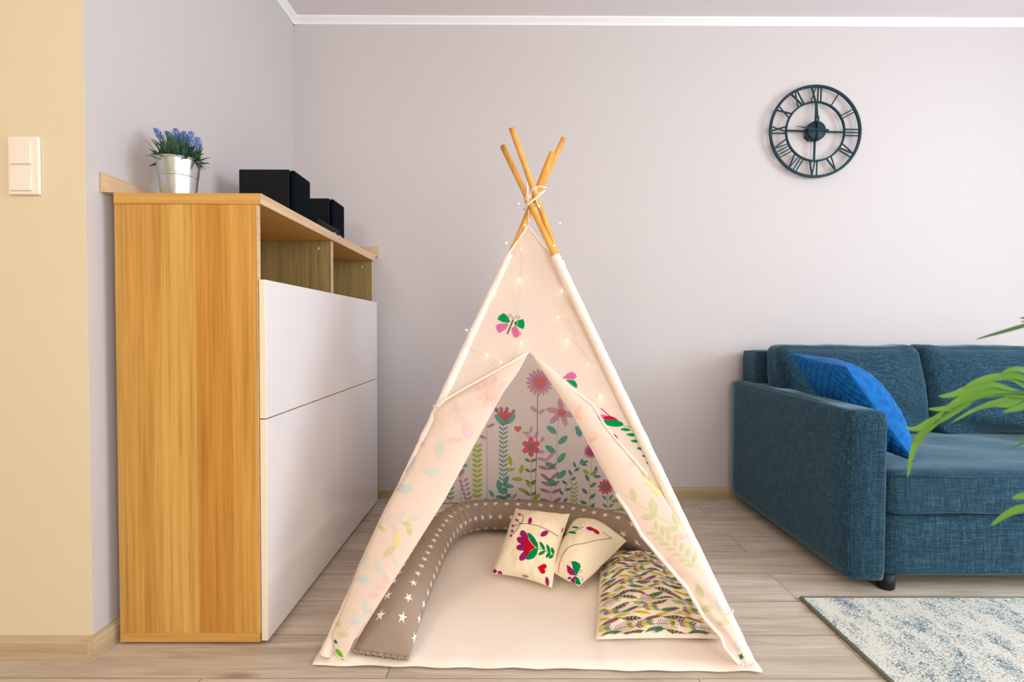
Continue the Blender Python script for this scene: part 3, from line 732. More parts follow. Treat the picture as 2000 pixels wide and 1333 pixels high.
# ------------------------------------------------------------------ teepee
FL, FR, RL, RR = Vector((-.498, 1.385, .024)), Vector((.632, 1.357, .024)), Vector((-.495, 2.53, .024)), Vector((.655, 2.40, .024))
HUB = at(1040, 402, Y=1.88)
tp = thing('play_teepee', 'cream canvas play teepee with flower print and four crossed bamboo poles', 'teepee', (.08, 1.93, 0))
def tip_for(base, x, y, yh):      # tip of a pole that crosses the others at depth yh
    Yt = yh
    for _ in range(30):
        t_ = at(x, y, Y=Yt); Yt = base.y + (yh - base.y) / ((HUB.z - base.z) / (t_.z - base.z))
    return at(x, y, Y=Yt)
TIP = dict(FL=tip_for(FL, 1101, 271, 1.892), FR=tip_for(FR, 982, 286, 1.842), RL=tip_for(RL, 1079, 297, 1.918), RR=tip_for(RR, 999, 249, 1.867))
def pole(base, tip, seed):
    n_ = 26; d = tip - base; mb = MB(); pts = []
    for i in range(n_):
        t_ = i / (n_ - 1); pts.append(base + d * t_ + Vector((nz((t_ * 3, seed, 0)), nz((t_ * 3, 0, seed)), 0)) * .004 * math.sin(PI * t_))
    return mb.tube(pts, lambda t_: .0105 + .0012 * math.exp(-(((t_ * 5 + seed) % 1 - .5) / .06) ** 2), 14)
for i, (k, b_) in enumerate((('FL', FL), ('FR', FR), ('RL', RL), ('RR', RR))):
    pole(b_, TIP[k], i * 1.37).build('pole', m_pole, tp)
def on_pole(base, tip, z): return base + (tip - base) * ((z - base.z) / (tip.z - base.z))
ZT = 1.165
# outside direction of each pole for the sleeves
def sleeve(base, tip, z1, seed):
    pts = [on_pole(base, tip, .022 + (z1 - .022) * i / 60) for i in range(61)]
    mb = MB(); mb.tube(pts, lambda t_: .0165 + .0022 * noise.noise(Vector((t_ * 38, seed, 0))) + .0012 * noise.noise(Vector((t_ * 90, seed, 2))), 14, cap=False)
    return mb
SZ = dict(FL=1.16, FR=1.15, RL=1.16, RR=1.16)
for i, (k, b_) in enumerate((('FL', FL), ('FR', FR), ('RL', RL), ('RR', RR))):
    sleeve(b_, TIP[k], SZ[k], i * 3.1 + 1).build('pole_sleeve', m_sleeve, tp)
def ruled(Lf, Rf, nt, ns, amp, nrm, seed, mi=0, sagn=0):
    mb = MB()
    def fn(t_, s_):
        p = Lf(t_).lerp(Rf(t_), s_); k = math.sin(PI * s_) ** .5 if 0 < s_ < 1 else 0
        return p + nrm * (amp * k * (nz((p.x * 4 + seed, p.y * 4, p.z * 2.2)) + .35 * nz((p.x * 14, p.y * 14 + seed, p.z * 6))) + sagn * k)
    mb.grid(fn, nt, ns); return mb
def panel(A, TA, B, TB, zt, seed, amp=.008):
    n_ = ((B - A).cross(TA - A)).normalized()
    f = lambda base, tip: (lambda t_: on_pole(base, tip, .030 + (zt - .030) * t_))
    return ruled(f(A, TA), f(B, TB), 60, 40, amp, n_, seed)
def add_peak(mb, A, TA, B, TB, zt, rise):     # the small triangle that closes the panel towards the lashing
    a_ = on_pole(A, TA, zt); b_ = on_pole(B, TB, zt); m_ = (a_ + b_) / 2; pk = m_ + ((on_pole(A, TA, zt + .1) + on_pole(B, TB, zt + .1)) / 2 - m_) * rise / .1
    mb.grid(lambda u, v: a_.lerp(b_, v).lerp(pk, u), 6, 16)
sp = panel(FL, TIP['FL'], RL, TIP['RL'], ZT, 3); add_peak(sp, FL, TIP['FL'], RL, TIP['RL'], ZT, .06); sp.build('side_panel', m_canvas, tp)
sp = panel(FR, TIP['FR'], RR, TIP['RR'], ZT, 8); add_peak(sp, FR, TIP['FR'], RR, TIP['RR'], ZT, .06); sp.build('side_panel', m_canvas, tp)
# back panel with the flower meadow
bk = panel(RL, TIP['RL'], RR, TIP['RR'], ZT, 5, .006); add_peak(bk, RL, TIP['RL'], RR, TIP['RR'], ZT, .08)
D = Caster(bk, (840, 690), .2475)
D.line([(850, 310), (846, 600), (828, 1190)], 4, dkstem)
D.line([(448, 500), (450, 900), (452, 1170)], 4, mauve); D.leaf(480, 572, 70, 26, -25, mauve); D.leaf(415, 662, 66, 26, 20, mauve)
D.line([(1015, 510), (1000, 700), (1000, 980)], 3, teal)
D.petals(865, 230, 40, 108, 17, 27, pink, 8); D.disc(865, 230, 62, pink); D.disc(867, 228, 46, coral)
D.leaf(818, 442, 70, 32, 40, pink); D.leaf(880, 460, 66, 28, -30, pink)
for (x, y) in ((1020, 355), (915, 440), (945, 555), (1075, 577), (1135, 498)):
    D.leaf((x + 1040) / 2, (y + 465) / 2, math.hypot(x - 1040, y - 465) * 1.02, 46, math.degrees(math.atan2(465 - y, 1040 - x)), pink)
D.disc(1040, 466, 33, coral)
# tulip on its leafy stem
D.vine(578, 560, 1175, 17, 46, 13, dteal, 38)
D.fan((592, 520), [(592 + 84 * math.cos(R(a_)), 484 + 80 * math.sin(R(a_))) for a_ in range(0, 181, 15)], teal)
D.fan((592, 480), [(524, 474), (545, 468), (560, 445), (580, 468), (605, 440), (625, 468), (648, 470), (664, 480), (632, 502), (592, 548), (556, 504)], rose)
for (x, y, a_) in ((525, 450, 60), (562, 444, 80), (606, 446, 95), (656, 464, 120)): D.leaf(x, y, 44, 30, a_, lilac, blunt=1.6)
D.heart(693, 597, 30, rose)
# red flower with six petals
D.line([(797, 800), (797, 1185)], 3, olive)
D.petals(797, 742, 12, 76, 6, 46, rose, 30, blunt=1.8); D.disc(797, 742, 27, lilac)
for y in (845, 925, 1015, 1110): D.leaf(770, y, 52, 22, 30, olive); D.leaf(818, y, 52, 22, -30, olive)
for (x, y, L_, a_) in ((797, 605, 56, -75), (762, 632, 60, 5), (843, 637, 60, -78), (885, 682, 60, -60), (790, 663, 60, 10), (880, 778, 60, 0), (835, 660, 40, 40)): D.leaf(x, y, L_, 24, a_, pink)
for (x, y, a_) in ((960, 605, 40), (1048, 685, -40), (950, 758, 35), (1037, 826, -52), (950, 888, 30), (1037, 958, -42), (958, 1016, 35)): D.leaf(x, y, 100, 46, a_, teal)
for (x, y, a_, c_) in ((885, 838, 12, pink), (950, 812, -50, pink), (895, 905, 15, mauve), (965, 895, -40, mauve), (905, 975, 38, mauve), (985, 968, -42, mauve), (915, 1030, 20, mauve), (985, 1030, -25, mauve),
                       (905, 1085, 18, mauve), (995, 1088, -22, mauve), (910, 1165, 22, mauve), (998, 1165, -32, mauve)): D.leaf(x, y, 86, 27, a_, c_, blunt=1.4)
D.line([(950, 990), (952, 1230)], 3, mauve)
D.leaf(1165, 592, 50, 34, 10, teal); D.leaf(1172, 630, 76, 36, 60, teal); D.leaf(1195, 615, 50, 30, 90, teal)
D.vine(372, 730, 1165, 11, 46, 24, lime, 36)
D.vine(160, 960, 1180, 6, 40, 14, dteal, 40)
D.line([(245, 850), (243, 1170)], 3, dteal); D.leaf(285, 796, 44, 34, -20, teal); D.leaf(240, 890, 50, 24, 20, teal); D.leaf(275, 888, 50, 26, -15, teal)
for (x, y, a_) in ((220, 938, 55), (237, 950, 90), (255, 938, 120)): D.leaf(x, y, 60, 26, a_, mauve)
D.line([(243, 990), (283, 1165)], 3, mauve)
for k in range(5): D.leaf(240 + k * 10, 1010 + k * 34, 40, 18, 40, mauve); D.leaf(282 + k * 8, 1000 + k * 36, 42, 18, -35, mauve)
for (x, y, L_, W_, a_) in ((632, 848, 84, 34, 78), (632, 920, 80, 26, -6), (720, 915, 80, 34, -76), (690, 995, 94, 34, 4), (738, 1085, 96, 32, 25), (838, 1135, 84, 34, -35), (775, 1035, 60, 26, 60), (815, 1030, 50, 24, -40), (745, 1170, 90, 30, 15)): D.leaf(x, y, L_, W_, a_, lime)
for (x, y, L_, W_, a_) in ((600, 1000, 80, 40, -60), (545, 1045, 100, 44, 80), (620, 1048, 90, 34, 10), (575, 1085, 80, 34, -15), (560, 1140, 90, 36, 12), (610, 1130, 70, 30, -30), (485, 1108, 70, 30, 55), (590, 1165, 80, 26, 0)): D.leaf(x, y, L_, W_, a_, teal)
D.line([(643, 1165), (640, 1130)], 4, mauve); D.leaf(618, 1120, 60, 18, 50, mauve); D.leaf(665, 1130, 62, 18, -48, mauve); D.leaf(600, 1160, 50, 18, 30, mauve); D.leaf(690, 1160, 50, 18, -30, mauve)
# pompom
D.petals(1268, 775, 5, 56, 9, 44, pink, 10, blunt=1.9); D.disc(1268, 775, 36, vpink)
D.line([(1275, 830), (1262, 1000), (1260, 1260)], 4, lime); D.leaf(1230, 937, 60, 32, 35, lime); D.leaf(1292, 947, 60, 32, -30, lime)
for (x, y, a_) in ((1307, 922, -75), (1240, 985, 65), (1318, 973, 4), (1287, 1040, -38), (1220, 1090, 45), (1282, 1130, -40), (1210, 1178, 22), (1280, 1210, -60)): D.leaf(x, y, 62, 28, a_, dteal)
D.line([(1060, 1090), (1100, 990), (1175, 880)], 3, dteal)
for (x, y, a_) in ((1140, 880, 75), (1195, 855, -60), (1225, 858, -15), (1215, 880, 5), (1160, 918, -25), (1105, 942, 60), (1130, 992, -30), (1060, 1020, 35), (1090, 1075, -15), (1068, 1162, -50), (1035, 1100, 50), (1020, 1215, 20)): D.leaf(x, y, 50, 22, a_, dteal)
D.vine(1135, 1035, 1260, 7, 42, 11, lime, 42)
D.line([(1395, 1100), (1402, 1250)], 3, dteal)
D.petals(1385, 1055, 15, 62, 10, 26, rose, 5, blunt=1.6); D.disc(1387, 1050, 30, lilac)
for (x, y, a_) in ((1375, 1140, 45), (1425, 1140, -55), (1378, 1203, 40), (1428, 1203, -40)): D.leaf(x, y, 48, 18, a_, dteal)
D.leaf(1375, 900, 50, 20, 80, dteal); D.leaf(1460, 1165, 60, 30, -5, lime); D.leaf(1500, 1232, 60, 26, -10, lime); D.leaf(1490, 1150, 50, 22, 40, dteal)
# meadow continues beyond the opening
D.vine(40, 900, 1180, 8, 44, 20, lime, 36); D.vine(1560, 940, 1240, 8, 44, 18, dteal, 38); D.vine(-60, 980, 1180, 6, 40, 16, mauve, 36); D.vine(1650, 1000, 1240, 6, 44, 22, lime, 36)
D.petals(1560, 880, 10, 60, 8, 30, pink, 0); D.disc(1560, 880, 24, coral)
D.line([(-120, 1190), (400, 1182), (900, 1195), (1160, 1255), (1500, 1240), (1750, 1262)], 5, dkstem)
bk.build('back_panel', [m_canvas_back] + PR, tp)

# front plane
n_front = ((FR - FL).cross(TIP['FL'] - FL)).normalized()
if n_front.y > 0: n_front = -n_front
def fp(x, y, off=.014): return on_plane(x, y, FL + n_front * off, n_front)
def poly(pts, off=.014):
    P3 = [fp(x, y, off) for x, y in pts]; ln = [0]
    for a_, b_ in zip(P3[:-1], P3[1:]): ln.append(ln[-1] + (b_ - a_).length)
    def f(t_):
        d = t_ * ln[-1]
        for i in range(len(P3) - 1):
            if d <= ln[i + 1] + 1e-9: return P3[i].lerp(P3[i + 1], (d - ln[i]) / max(1e-9, ln[i + 1] - ln[i]))
        return P3[-1]
    return f
# upper part: from the peak to the top of the opening
fr = MB()
def quadgrid(Lp, Rp, nt, ns, off, amp, seed, sag_=0, mi=0):
    m_ = ruled(poly(Lp, off), poly(Rp, off), nt, ns, amp, n_front, seed, sagn=sag_); fr_o = m_; return m_
def merge(dst, src):
    dst.add(src.v, src.f, 0); return dst
merge(fr, quadgrid([(1031, 439), (988, 503), (940, 606), (903, 686)], [(1031, 440), (1078, 502), (1128, 606), (1167, 686)], 40, 40, .012, .003, 1))
merge(fr, quadgrid([(903, 686), (850, 800), (760, 985), (632, 1282)], [(1033, 686), (985, 764), (868, 978), (700, 1245)], 60, 16, .012, .003, 2))
merge(fr, quadgrid([(1033, 686), (1120, 814), (1202, 964), (1253, 1046), (1342, 1150), (1440, 1290)], [(1167, 686), (1222, 804), (1290, 940), (1344, 1050), (1410, 1180), (1470, 1300)], 60, 16, .012, .003, 3))
D = Caster(fr, (820, 580), .27)
D.fan((615, 158), [(562, 165), (575, 140), (602, 121), (622, 128), (642, 155), (654, 182), (640, 190), (600, 185)], green)
D.fan((722, 195), [(682, 190), (705, 172), (748, 163), (757, 185), (757, 210), (750, 236), (715, 222), (690, 208)], green)
D.fan((595, 228), [(552, 208), (575, 197), (637, 194), (640, 212), (622, 238), (575, 265), (562, 250), (553, 228)], vpink)
D.fan((697, 255), [(665, 230), (688, 212), (702, 225), (722, 250), (734, 270), (715, 290), (688, 300), (675, 280), (664, 250)], vpink)
D.line([(675, 168), (660, 205), (632, 272)], 9, dkstem, 6)
def curl(cx_, cy_, r_, s_): return [(cx_ + r_ * math.cos(a_), cy_ + r_ * math.sin(a_) * s_) for a_ in [k * .5 for k in range(11)]]
D.line([(670, 165), (668, 145), (660, 132), (645, 130), (638, 142), (648, 152), (658, 145)], 3, dkstem, 5)
D.line([(680, 165), (690, 148), (705, 138), (720, 142), (722, 155), (708, 160), (703, 150)], 3, dkstem, 5)
D.fan((1090, 575), [(1032, 590), (1060, 565), (1095, 544), (1122, 555), (1135, 578), (1118, 600), (1070, 597)], vpink)
D.fan((1110, 625), [(1058, 604), (1090, 603), (1118, 606), (1138, 635), (1136, 664), (1105, 645)], green)
for k in range(5): D.line([(1055 + k * 3, 590 - k * 8), (1120 - k * 8, 592 - k * 9)], 3, magenta, 6)
D.line([(1310, 808), (1345, 840), (1400, 885)], 6, magenta)
D.leaf(1335, 880, 110, 50, 15, vpink); D.leaf(1380, 885, 110, 38, 12, red); D.leaf(1398, 915, 150, 50, 8, green, blunt=1.4)
D.line([(1470, 935), (1530, 945), (1590, 1060), (1680, 1230), (1730, 1320)], 4, green)
for (x, y) in ((1488, 962), (1532, 1000), (1562, 1046), (1604, 1100), (1642, 1155), (1672, 1205)): D.leaf(x, y, 76, 22, 5, green)
D.leaf(1415, 1012, 50, 16, 50, magenta)
D.leaf(1715, 1285, 90, 40, 65, lime)
D.leaf(1745, 1340, 60, 24, 60, lime)
fr.build('front_panel', [m_canvas] + PR, tp)
for (a_, b_) in (((1031, 441), (989, 503)), ((1031, 441), (1078, 502))):
    MB().tube([fp(a_[0] + (b_[0] - a_[0]) * k / 8, a_[1] + (b_[1] - a_[1]) * k / 8, .0135) for k in range(9)], .0035, 8).build('hem', m_sleeve, tp)
# door flaps folded outwards over the poles
def flap(outer, inner, tie, seed):
    mb = MB(); fo = poly(outer, .020); fi = poly(inner, .020)
    def fn(t_, s_):
        p = fo(t_).lerp(fi(t_), s_)
        bulge = .016 * math.sin(PI * min(1, max(0, s_))) ** .7 * min(1, (t_ + .02) * 5) * min(1, (1.02 - t_) * 8)
        wr = .0035 * math.sin((s_ * 2.2 + t_ * 9) * 5 + seed) * math.exp(-((t_ - tie) / .14) ** 2) + .006 * nz((p.x * 6 + seed, p.y * 5, p.z * 3))
        wrap = -.022 * max(0, 1 - s_ / .16) ** 1.5      # rolls back around the pole
        k_ = min(1, t_ * 6) 
        return p + n_front * ((bulge + wr) * min(1, s_ * 8 + .2) + wrap * k_ + .004)
    mb.grid(fn, 110, 28); return mb
lf_o = [(1033, 688), (975, 722), (905, 760), (868, 782), (846, 795), (839, 803), (842, 814), (832, 838), (745, 1000), (694, 1110), (655, 1215), (643, 1240), (655, 1283)]
lf_i = [(1034, 688), (1012, 728), (985, 765), (935, 850), (868, 978), (800, 1085), (740, 1180), (697, 1240), (690, 1256), (672, 1292)]
mbf = flap(lf_o, lf_i, .30, 1)
D = Caster(mbf)
for (x, y, L_, W_, a_, c_) in ((861, 875, 40, 17, -82, fblue), (845, 922, 38, 18, 8, fblue), (790, 955, 36, 19, 5, fsky), (803, 910, 42, 15, -70, fblue), (822, 868, 18, 10, 5, flilac), (889, 860, 34, 12, 0, flilac), (914, 840, 40, 20, 80, flilac), (900, 818, 24, 14, 10, flilac), (893, 795, 24, 10, 80, flilac),
                               (760, 1011, 16, 8, -60, fblue), (746, 1033, 18, 9, 40, fgreen), (771, 1030, 22, 10, 55, fblue), (787, 1008, 18, 8, -50, fblue), (795, 1024, 20, 10, 20, fgreen), (800, 1038, 18, 10, 70, fgreen), (812, 1012, 22, 9, -10, fblue),
                               (776, 1056, 14, 34, 0, fyellow), (715, 1097, 32, 13, -75, fblue), (744, 1112, 30, 14, 48, fblue), (708, 1132, 28, 15, 0, fsky), (674, 1161, 24, 13, 20, fblue), (761, 1078, 30, 13, -45, fgreen), (775, 1098, 22, 10, 60, fblue),
                               (744, 1146, 20, 16, 30, fpink), (732, 1162, 20, 16, 0, fpink), (755, 1133, 20, 14, 80, fpink), (715, 1180, 24, 10, -80, fblue), (662, 1220, 16, 9, -70, fgreen), (695, 1200, 18, 8, -80, fblue), (698, 1214, 22, 10, 5, fsky), (670, 1240, 24, 11, 10, fgreen), (722, 1195, 24, 10, -10, fsky),
                               (663, 1276, 22, 8, 50, fbright), (672, 1291, 16, 7, 5, fbright), (648, 1229, 7, 3, 60, fdark), (656, 1254, 10, 5, 60, fdark), (965, 775, 10, 10, 0, fpeach)): D.leaf(x, y, L_, W_, a_, c_)
D.petals(962, 768, 8, 34, 9, 11, fpink, 0); D.disc(960, 770, 10, fpeach)
D.line([(738, 1023), (775, 1020), (815, 1018)], 1.2, fblue); D.line([(696, 1132), (720, 1106), (756, 1091)], 1.2, fblue); D.line([(668, 1240), (700, 1208), (720, 1200)], 1.2, fblue)
D.line([(845, 850), (880, 830), (905, 822)], 1.5, flilac)
mbf.build('door_flap', [m_canvas] + PF, tp)
rt_o = [(1036, 690), (1075, 722), (1120, 763), (1158, 791), (1179, 827), (1196, 850), (1222, 880), (1242, 903), (1265, 930), (1293, 955), (1322, 998), (1345, 1040), (1368, 1095), (1397, 1148), (1421, 1203), (1452, 1266), (1461, 1302)]
rt_i = [(1033, 688), (1075, 748), (1120, 814), (1151, 862), (1181, 918), (1202, 964), (1227, 1000), (1253, 1046), (1298, 1099), (1342, 1150), (1375, 1207), (1408, 1244), (1414, 1264), (1443, 1299)]
mbf = flap(rt_o, rt_i, .9, 5)
D = Caster(mbf)
for (x, y, L_, W_, a_, c_) in ((1237, 967, 26, 12, 75, fgreen), (1277, 990, 32, 15, 75, fgreen), (1268, 1010, 30, 13, -5, fgreen), (1321, 1013, 30, 13, 75, fgreen), (1311, 1034, 30, 12, -8, fgreen), (1237, 906, 20, 12, -30, fpink), (1324, 1050, 22, 9, 5, fpink), (1263, 931, 26, 11, 30, fyellow), (1273, 947, 26, 11, 10, fyellow), (1285, 962, 24, 10, 25, fyellow),
                               (1367, 1156, 30, 13, 68, fgreen), (1381, 1189, 26, 13, -8, fgreen), (1414, 1216, 26, 13, -15, fgreen), (1406, 1180, 30, 12, 65, fsky), (1309, 1096, 18, 9, 70, fpink), (1327, 1122, 24, 11, 35, fpink), (1331, 1050, 20, 10, 0, fpink), (1442, 1262, 22, 10, 75, fsky), (1130, 800, 24, 10, -60, fpeach), (1158, 858, 22, 10, -30, fpink),
                               (1385, 1123, 26, 11, 60, fsky), (1130, 815, 16, 8, 40, fpeach)): D.leaf(x, y, L_, W_, a_, c_)
D.line([(1218, 967), (1270, 1000), (1322, 1030)], 1.4, fgreen)
D.line([(1272, 1030), (1300, 1062), (1330, 1085), (1362, 1110)], 1.4, fgreen)
for k in range(7):
    x = 1276 + k * 12.5; y = 1036 + k * 10.5; D.leaf(x + 6, y - 9, 20, 7, -100 + k * 4, fgreen); D.leaf(x - 4, y + 6, 20, 7, 5, fgreen)
D.fan((1447, 1281), [(1441, 1279), (1452, 1272), (1453, 1283), (1446, 1290)], fdark)
D.line([(1150, 842), (1200, 864), (1240, 896)], 1.3, fpink)
mbf.build('door_flap', [m_canvas] + PF, tp)
# narrow rolled hem along the free edge of each flap
MB().tube([fp(x, y, .028) for x, y in rt_o[:9]], .0035, 8).build('hem', m_sleeve, tp)
MB().tube([fp(x, y, .030) for x, y in rt_i[5:]], .006, 8).build('hem', m_sleeve, tp)
MB().tube([fp(x, y, .028) for x, y in lf_o[:5]], .003, 8).build('hem', m_sleeve, tp)
# ties that hold the flaps back
def wraps(c, d, r_, n_, pitch, ph=0):
    d = Vector(d).normalized(); a_ = d.orthogonal().normalized(); b_ = d.cross(a_)
    return [Vector(c) + d * (pitch * k / 12) + (a_ * math.cos(2 * PI * k / 12 + ph) + b_ * math.sin(2 * PI * k / 12 + ph)) * r_ for k in range(int(12 * n_) + 1)]
tiep = on_pole(FL, TIP['FL'], fp(846, 800).z)
MB().tube(wraps(tiep, TIP['FL'] - FL, .021, 1.2, .004), .002, 6).build('tie_band', m_sleeve, tp)
tiep = on_pole(FR, TIP['FR'], fp(1421, 1205).z)
MB().tube(wraps(tiep, TIP['FR'] - FR, .021, 1.2, .004), .002, 6).build('tie_band', m_sleeve, tp)
# lashing cord at the crossing
cord = MB()
hubz = HUB.z
for k, b_ in (('FL', FL), ('FR', FR), ('RL', RL), ('RR', RR)):
    pc_ = on_pole(b_, TIP[k], hubz + (.045 if k[0] == 'R' else .01)); cord.tube(wraps(pc_, TIP[k] - b_, .0135, 2.0, .007, random.random() * 6), .0024, 6)
Yc = 1.815
cord.tube([at(1064, 372, Y=Yc), at(1052, 383, Y=Yc), at(1040, 392, Y=Yc - .01), at(1028, 402, Y=Yc), at(1024, 410, Y=Yc + .02)], .0036, 8)
cord.tube([at(1030, 356, Y=Yc - .02), at(1030, 375, Y=Yc - .02), at(1031, 390, Y=Yc - .02), at(1030, 403, Y=Yc)], .0028, 8)
cord.tube([at(1046, 384, Y=Yc), at(1050, 400, Y=Yc), at(1055, 409, Y=Yc + .03)], .0026, 8)
cord.tube([at(1046, 368, Y=Yc + .03), at(1056, 364, Y=Yc + .03), at(1068, 368, Y=Yc + .04)], .0028, 8)
cord.tube([at(1032, 410, Y=Yc + .02), at(1033, 425, Y=Yc + .03), at(1032, 440, Y=Yc + .03)], .0024, 8)
cord.build('lashing_cord', m_cord, tp)

# ------------------------------------------------------------------ fairy lights draped on the teepee
fl = thing('fairy_lights', 'string of tiny warm fairy lights draped over the front of the teepee', 'string lights', (.08, 1.6, .9))
surf = MB(); merge(surf, fr)
def lay(pts, off=.010):
    out = []
    for (x0, y0), (x1, y1) in zip(pts[:-1], pts[1:]):
        k = max(2, int(math.hypot(x1 - x0, y1 - y0) / 8))
        for i in range(k):
            t_ = i / k; out.append(fp(x0 + (x1 - x0) * t_ + 1.2 * math.sin(i * 2.1), y0 + (y1 - y0) * t_, .012 + off + .003 * math.sin(i * 1.3)))
    out.append(fp(*pts[-1], .012 + off)); return out
wires = [[(1036, 408), (1018, 450), (1010, 480), (1020, 500), (1017, 540), (1015, 580), (1013, 605), (1010, 640), (1018, 668)],
         [(1018, 668), (1006, 690), (990, 702), (975, 710), (950, 694), (925, 685), (910, 672), (913, 650), (905, 640)],
         [(1000, 440), (989, 472), (994, 490), (975, 530), (970, 552), (962, 575)],
         [(1060, 455), (1083, 469), (1086, 500), (1098, 522), (1102, 552), (1097, 572), (1110, 596), (1125, 606)],
         [(1090, 620), (1112, 626), (1125, 650), (1120, 665), (1107, 666)], [(1120, 666), (1139, 685), (1155, 707), (1168, 704), (1179, 706)],
         [(1174, 752), (1172, 762), (1163, 768), (1166, 776), (1173, 778)], [(1005, 700), (975, 722), (950, 700)]]
for p_ in wires: MB().tube(lay(p_), .0007, 5).build('wire', m_wire, fl)
MB().tube([at(x, y, Y=1.80) for x, y in ((1046, 395), (1066, 408), (1076, 425), (1094, 436), (1084, 440), (1083, 469))], .0007, 5).build('wire', m_wire, fl)
MB().tube([at(x, y, Y=1.82) for x, y in ((1022, 362), (1014, 380), (1024, 398), (1040, 404), (1052, 398), (1066, 380))], .0007, 5).build('wire', m_wire, fl)
for (x, y, r_) in ((1014, 547, 3.4), (1097, 568, 2.8), (1090, 620, 2.2), (1018, 670, 3), (950, 694, 3.2), (978, 708, 2), (1107, 666, 3.2), (1173, 777, 3.4), (1149, 712, 2), (989, 475, 2.2), (1018, 486, 1.8), (1082, 480, 2), (965, 572, 1.6), (912, 645, 1.6), (1025, 440, 1.6)):
    c_ = fp(x, y, .026); bl = MB(); rr = r_ * .0009 + .0006
    bl.grid(lambda u, v: c_ + Vector((math.cos(2 * PI * u) * math.sin(PI * v), math.sin(2 * PI * u) * math.sin(PI * v), math.cos(PI * v) * 1.2)) * rr, 12, 8, close_u=True)
    bl.build('bulb', m_bulb, fl)
for (x, y) in ((1094, 436), (1053, 403), (1014, 398)):
    c_ = at(x, y, Y=1.80); bl = MB(); bl.grid(lambda u, v: c_ + Vector((math.cos(2 * PI * u) * math.sin(PI * v), math.sin(2 * PI * u) * math.sin(PI * v), math.cos(PI * v) * 1.2)) * .002, 12, 8, close_u=True)
    bl.build('bulb', m_bulb, fl)

# ------------------------------------------------------------------ play mat
mm_ = MB()
A, B_, Cc, Dd = at(612, 1297, z=.008), at(1488, 1312, z=.008), Vector((.70, 2.47, .008)), Vector((-.54, 2.62, .008))
def mat_pt(u, v, top):
    p = (A * (1 - u) + B_ * u) * (1 - v) + (Dd * (1 - u) + Cc * u) * v
    if v < .02: p.y += .004 * math.sin(u * 60) * .5 + .006 * nz((u * 9, 0, 1))
    z = .011 + .0035 * nz((p.x * 6, p.y * 4, 2)) + .004 * max(0, 1 - v * 9) * (1 + nz((u * 12, 3, 1)))
    z += .003 * math.exp(-((u - .66 - v * .05) / .02) ** 2) * max(0, 1 - v * 2.5)
    if not top: return Vector((p.x, p.y, .002 + (.006 * max(0, 1 - v * 14) * max(0, .6 + nz((u * 10, 1, 7))) if v < .08 else 0)))
    e = min(u, 1 - u, v, 1 - v); z -= .006 * max(0, 1 - e / .008)
    return Vector((p.x, p.y, z))
N1 = 120
mm_.grid(lambda u, v: mat_pt(u, v, True), N1, 70)
mm_.grid(lambda u, v: mat_pt(u, v, False), N1, 70)
for fixed, rng in (('v0', N1), ('v1', N1), ('u0', 70), ('u1', 70)):
    def fn(t_, s_, fixed=fixed):
        u, v = (t_, 0) if fixed == 'v0' else (t_, 1) if fixed == 'v1' else (0, t_) if fixed == 'u0' else (1, t_)
        a_ = mat_pt(u, v, True); b_ = mat_pt(u, v, False); p = a_.lerp(b_, s_)
        out = {'v0': Vector((0, -1, 0)), 'v1': Vector((0, 1, 0)), 'u0': Vector((-1, 0, 0)), 'u1': Vector((1, 0, 0))}[fixed]
        return p + out * .004 * math.sin(PI * s_)
    mm_.grid(fn, rng, 5)
pm = mm_.build('play_mat', m_mat, None, origin=(.08, 1.95, .0))
tag(pm, 'padded cream cotton play mat covering the floor inside the teepee', 'mat')

# ------------------------------------------------------------------ star bolster
MZ = .018
bp_ = [at(742, 1266, z=.045), at(765, 1225, z=.06), at(794, 1165, z=.085), at(820, 1110, z=.088), at(846, 1062, z=.088), at(872, 1030, z=.088), at(905, 1012, z=.088), at(950, 1005, z=.088), at(1010, 1006, z=.088), at(1075, 1009, z=.088), at(1140, 1018, z=.088), at(1200, 1032, z=.088), at(1245, 1040, z=.085), at(1272, 1045, z=.08)]
def catmull(P_, t_):
    n_ = len(P_) - 1; x = t_ * n_; i = min(n_ - 1, int(x)); f_ = x - i
    p0, p1, p2, p3 = P_[max(0, i - 1)], P_[i], P_[i + 1], P_[min(n_, i + 2)]
    return .5 * ((2 * p1) + (p2 - p0) * f_ + (2 * p0 - 5 * p1 + 4 * p2 - p3) * f_ * f_ + (3 * p1 - p0 - 3 * p2 + p3) * f_ ** 3)
NB = 220
bpts = [catmull(bp_, i / (NB - 1)) for i in range(NB)]
barc = [0]
for a_, b_ in zip(bpts[:-1], bpts[1:]): barc.append(barc[-1] + (b_ - a_).length)
Lb = barc[-1]
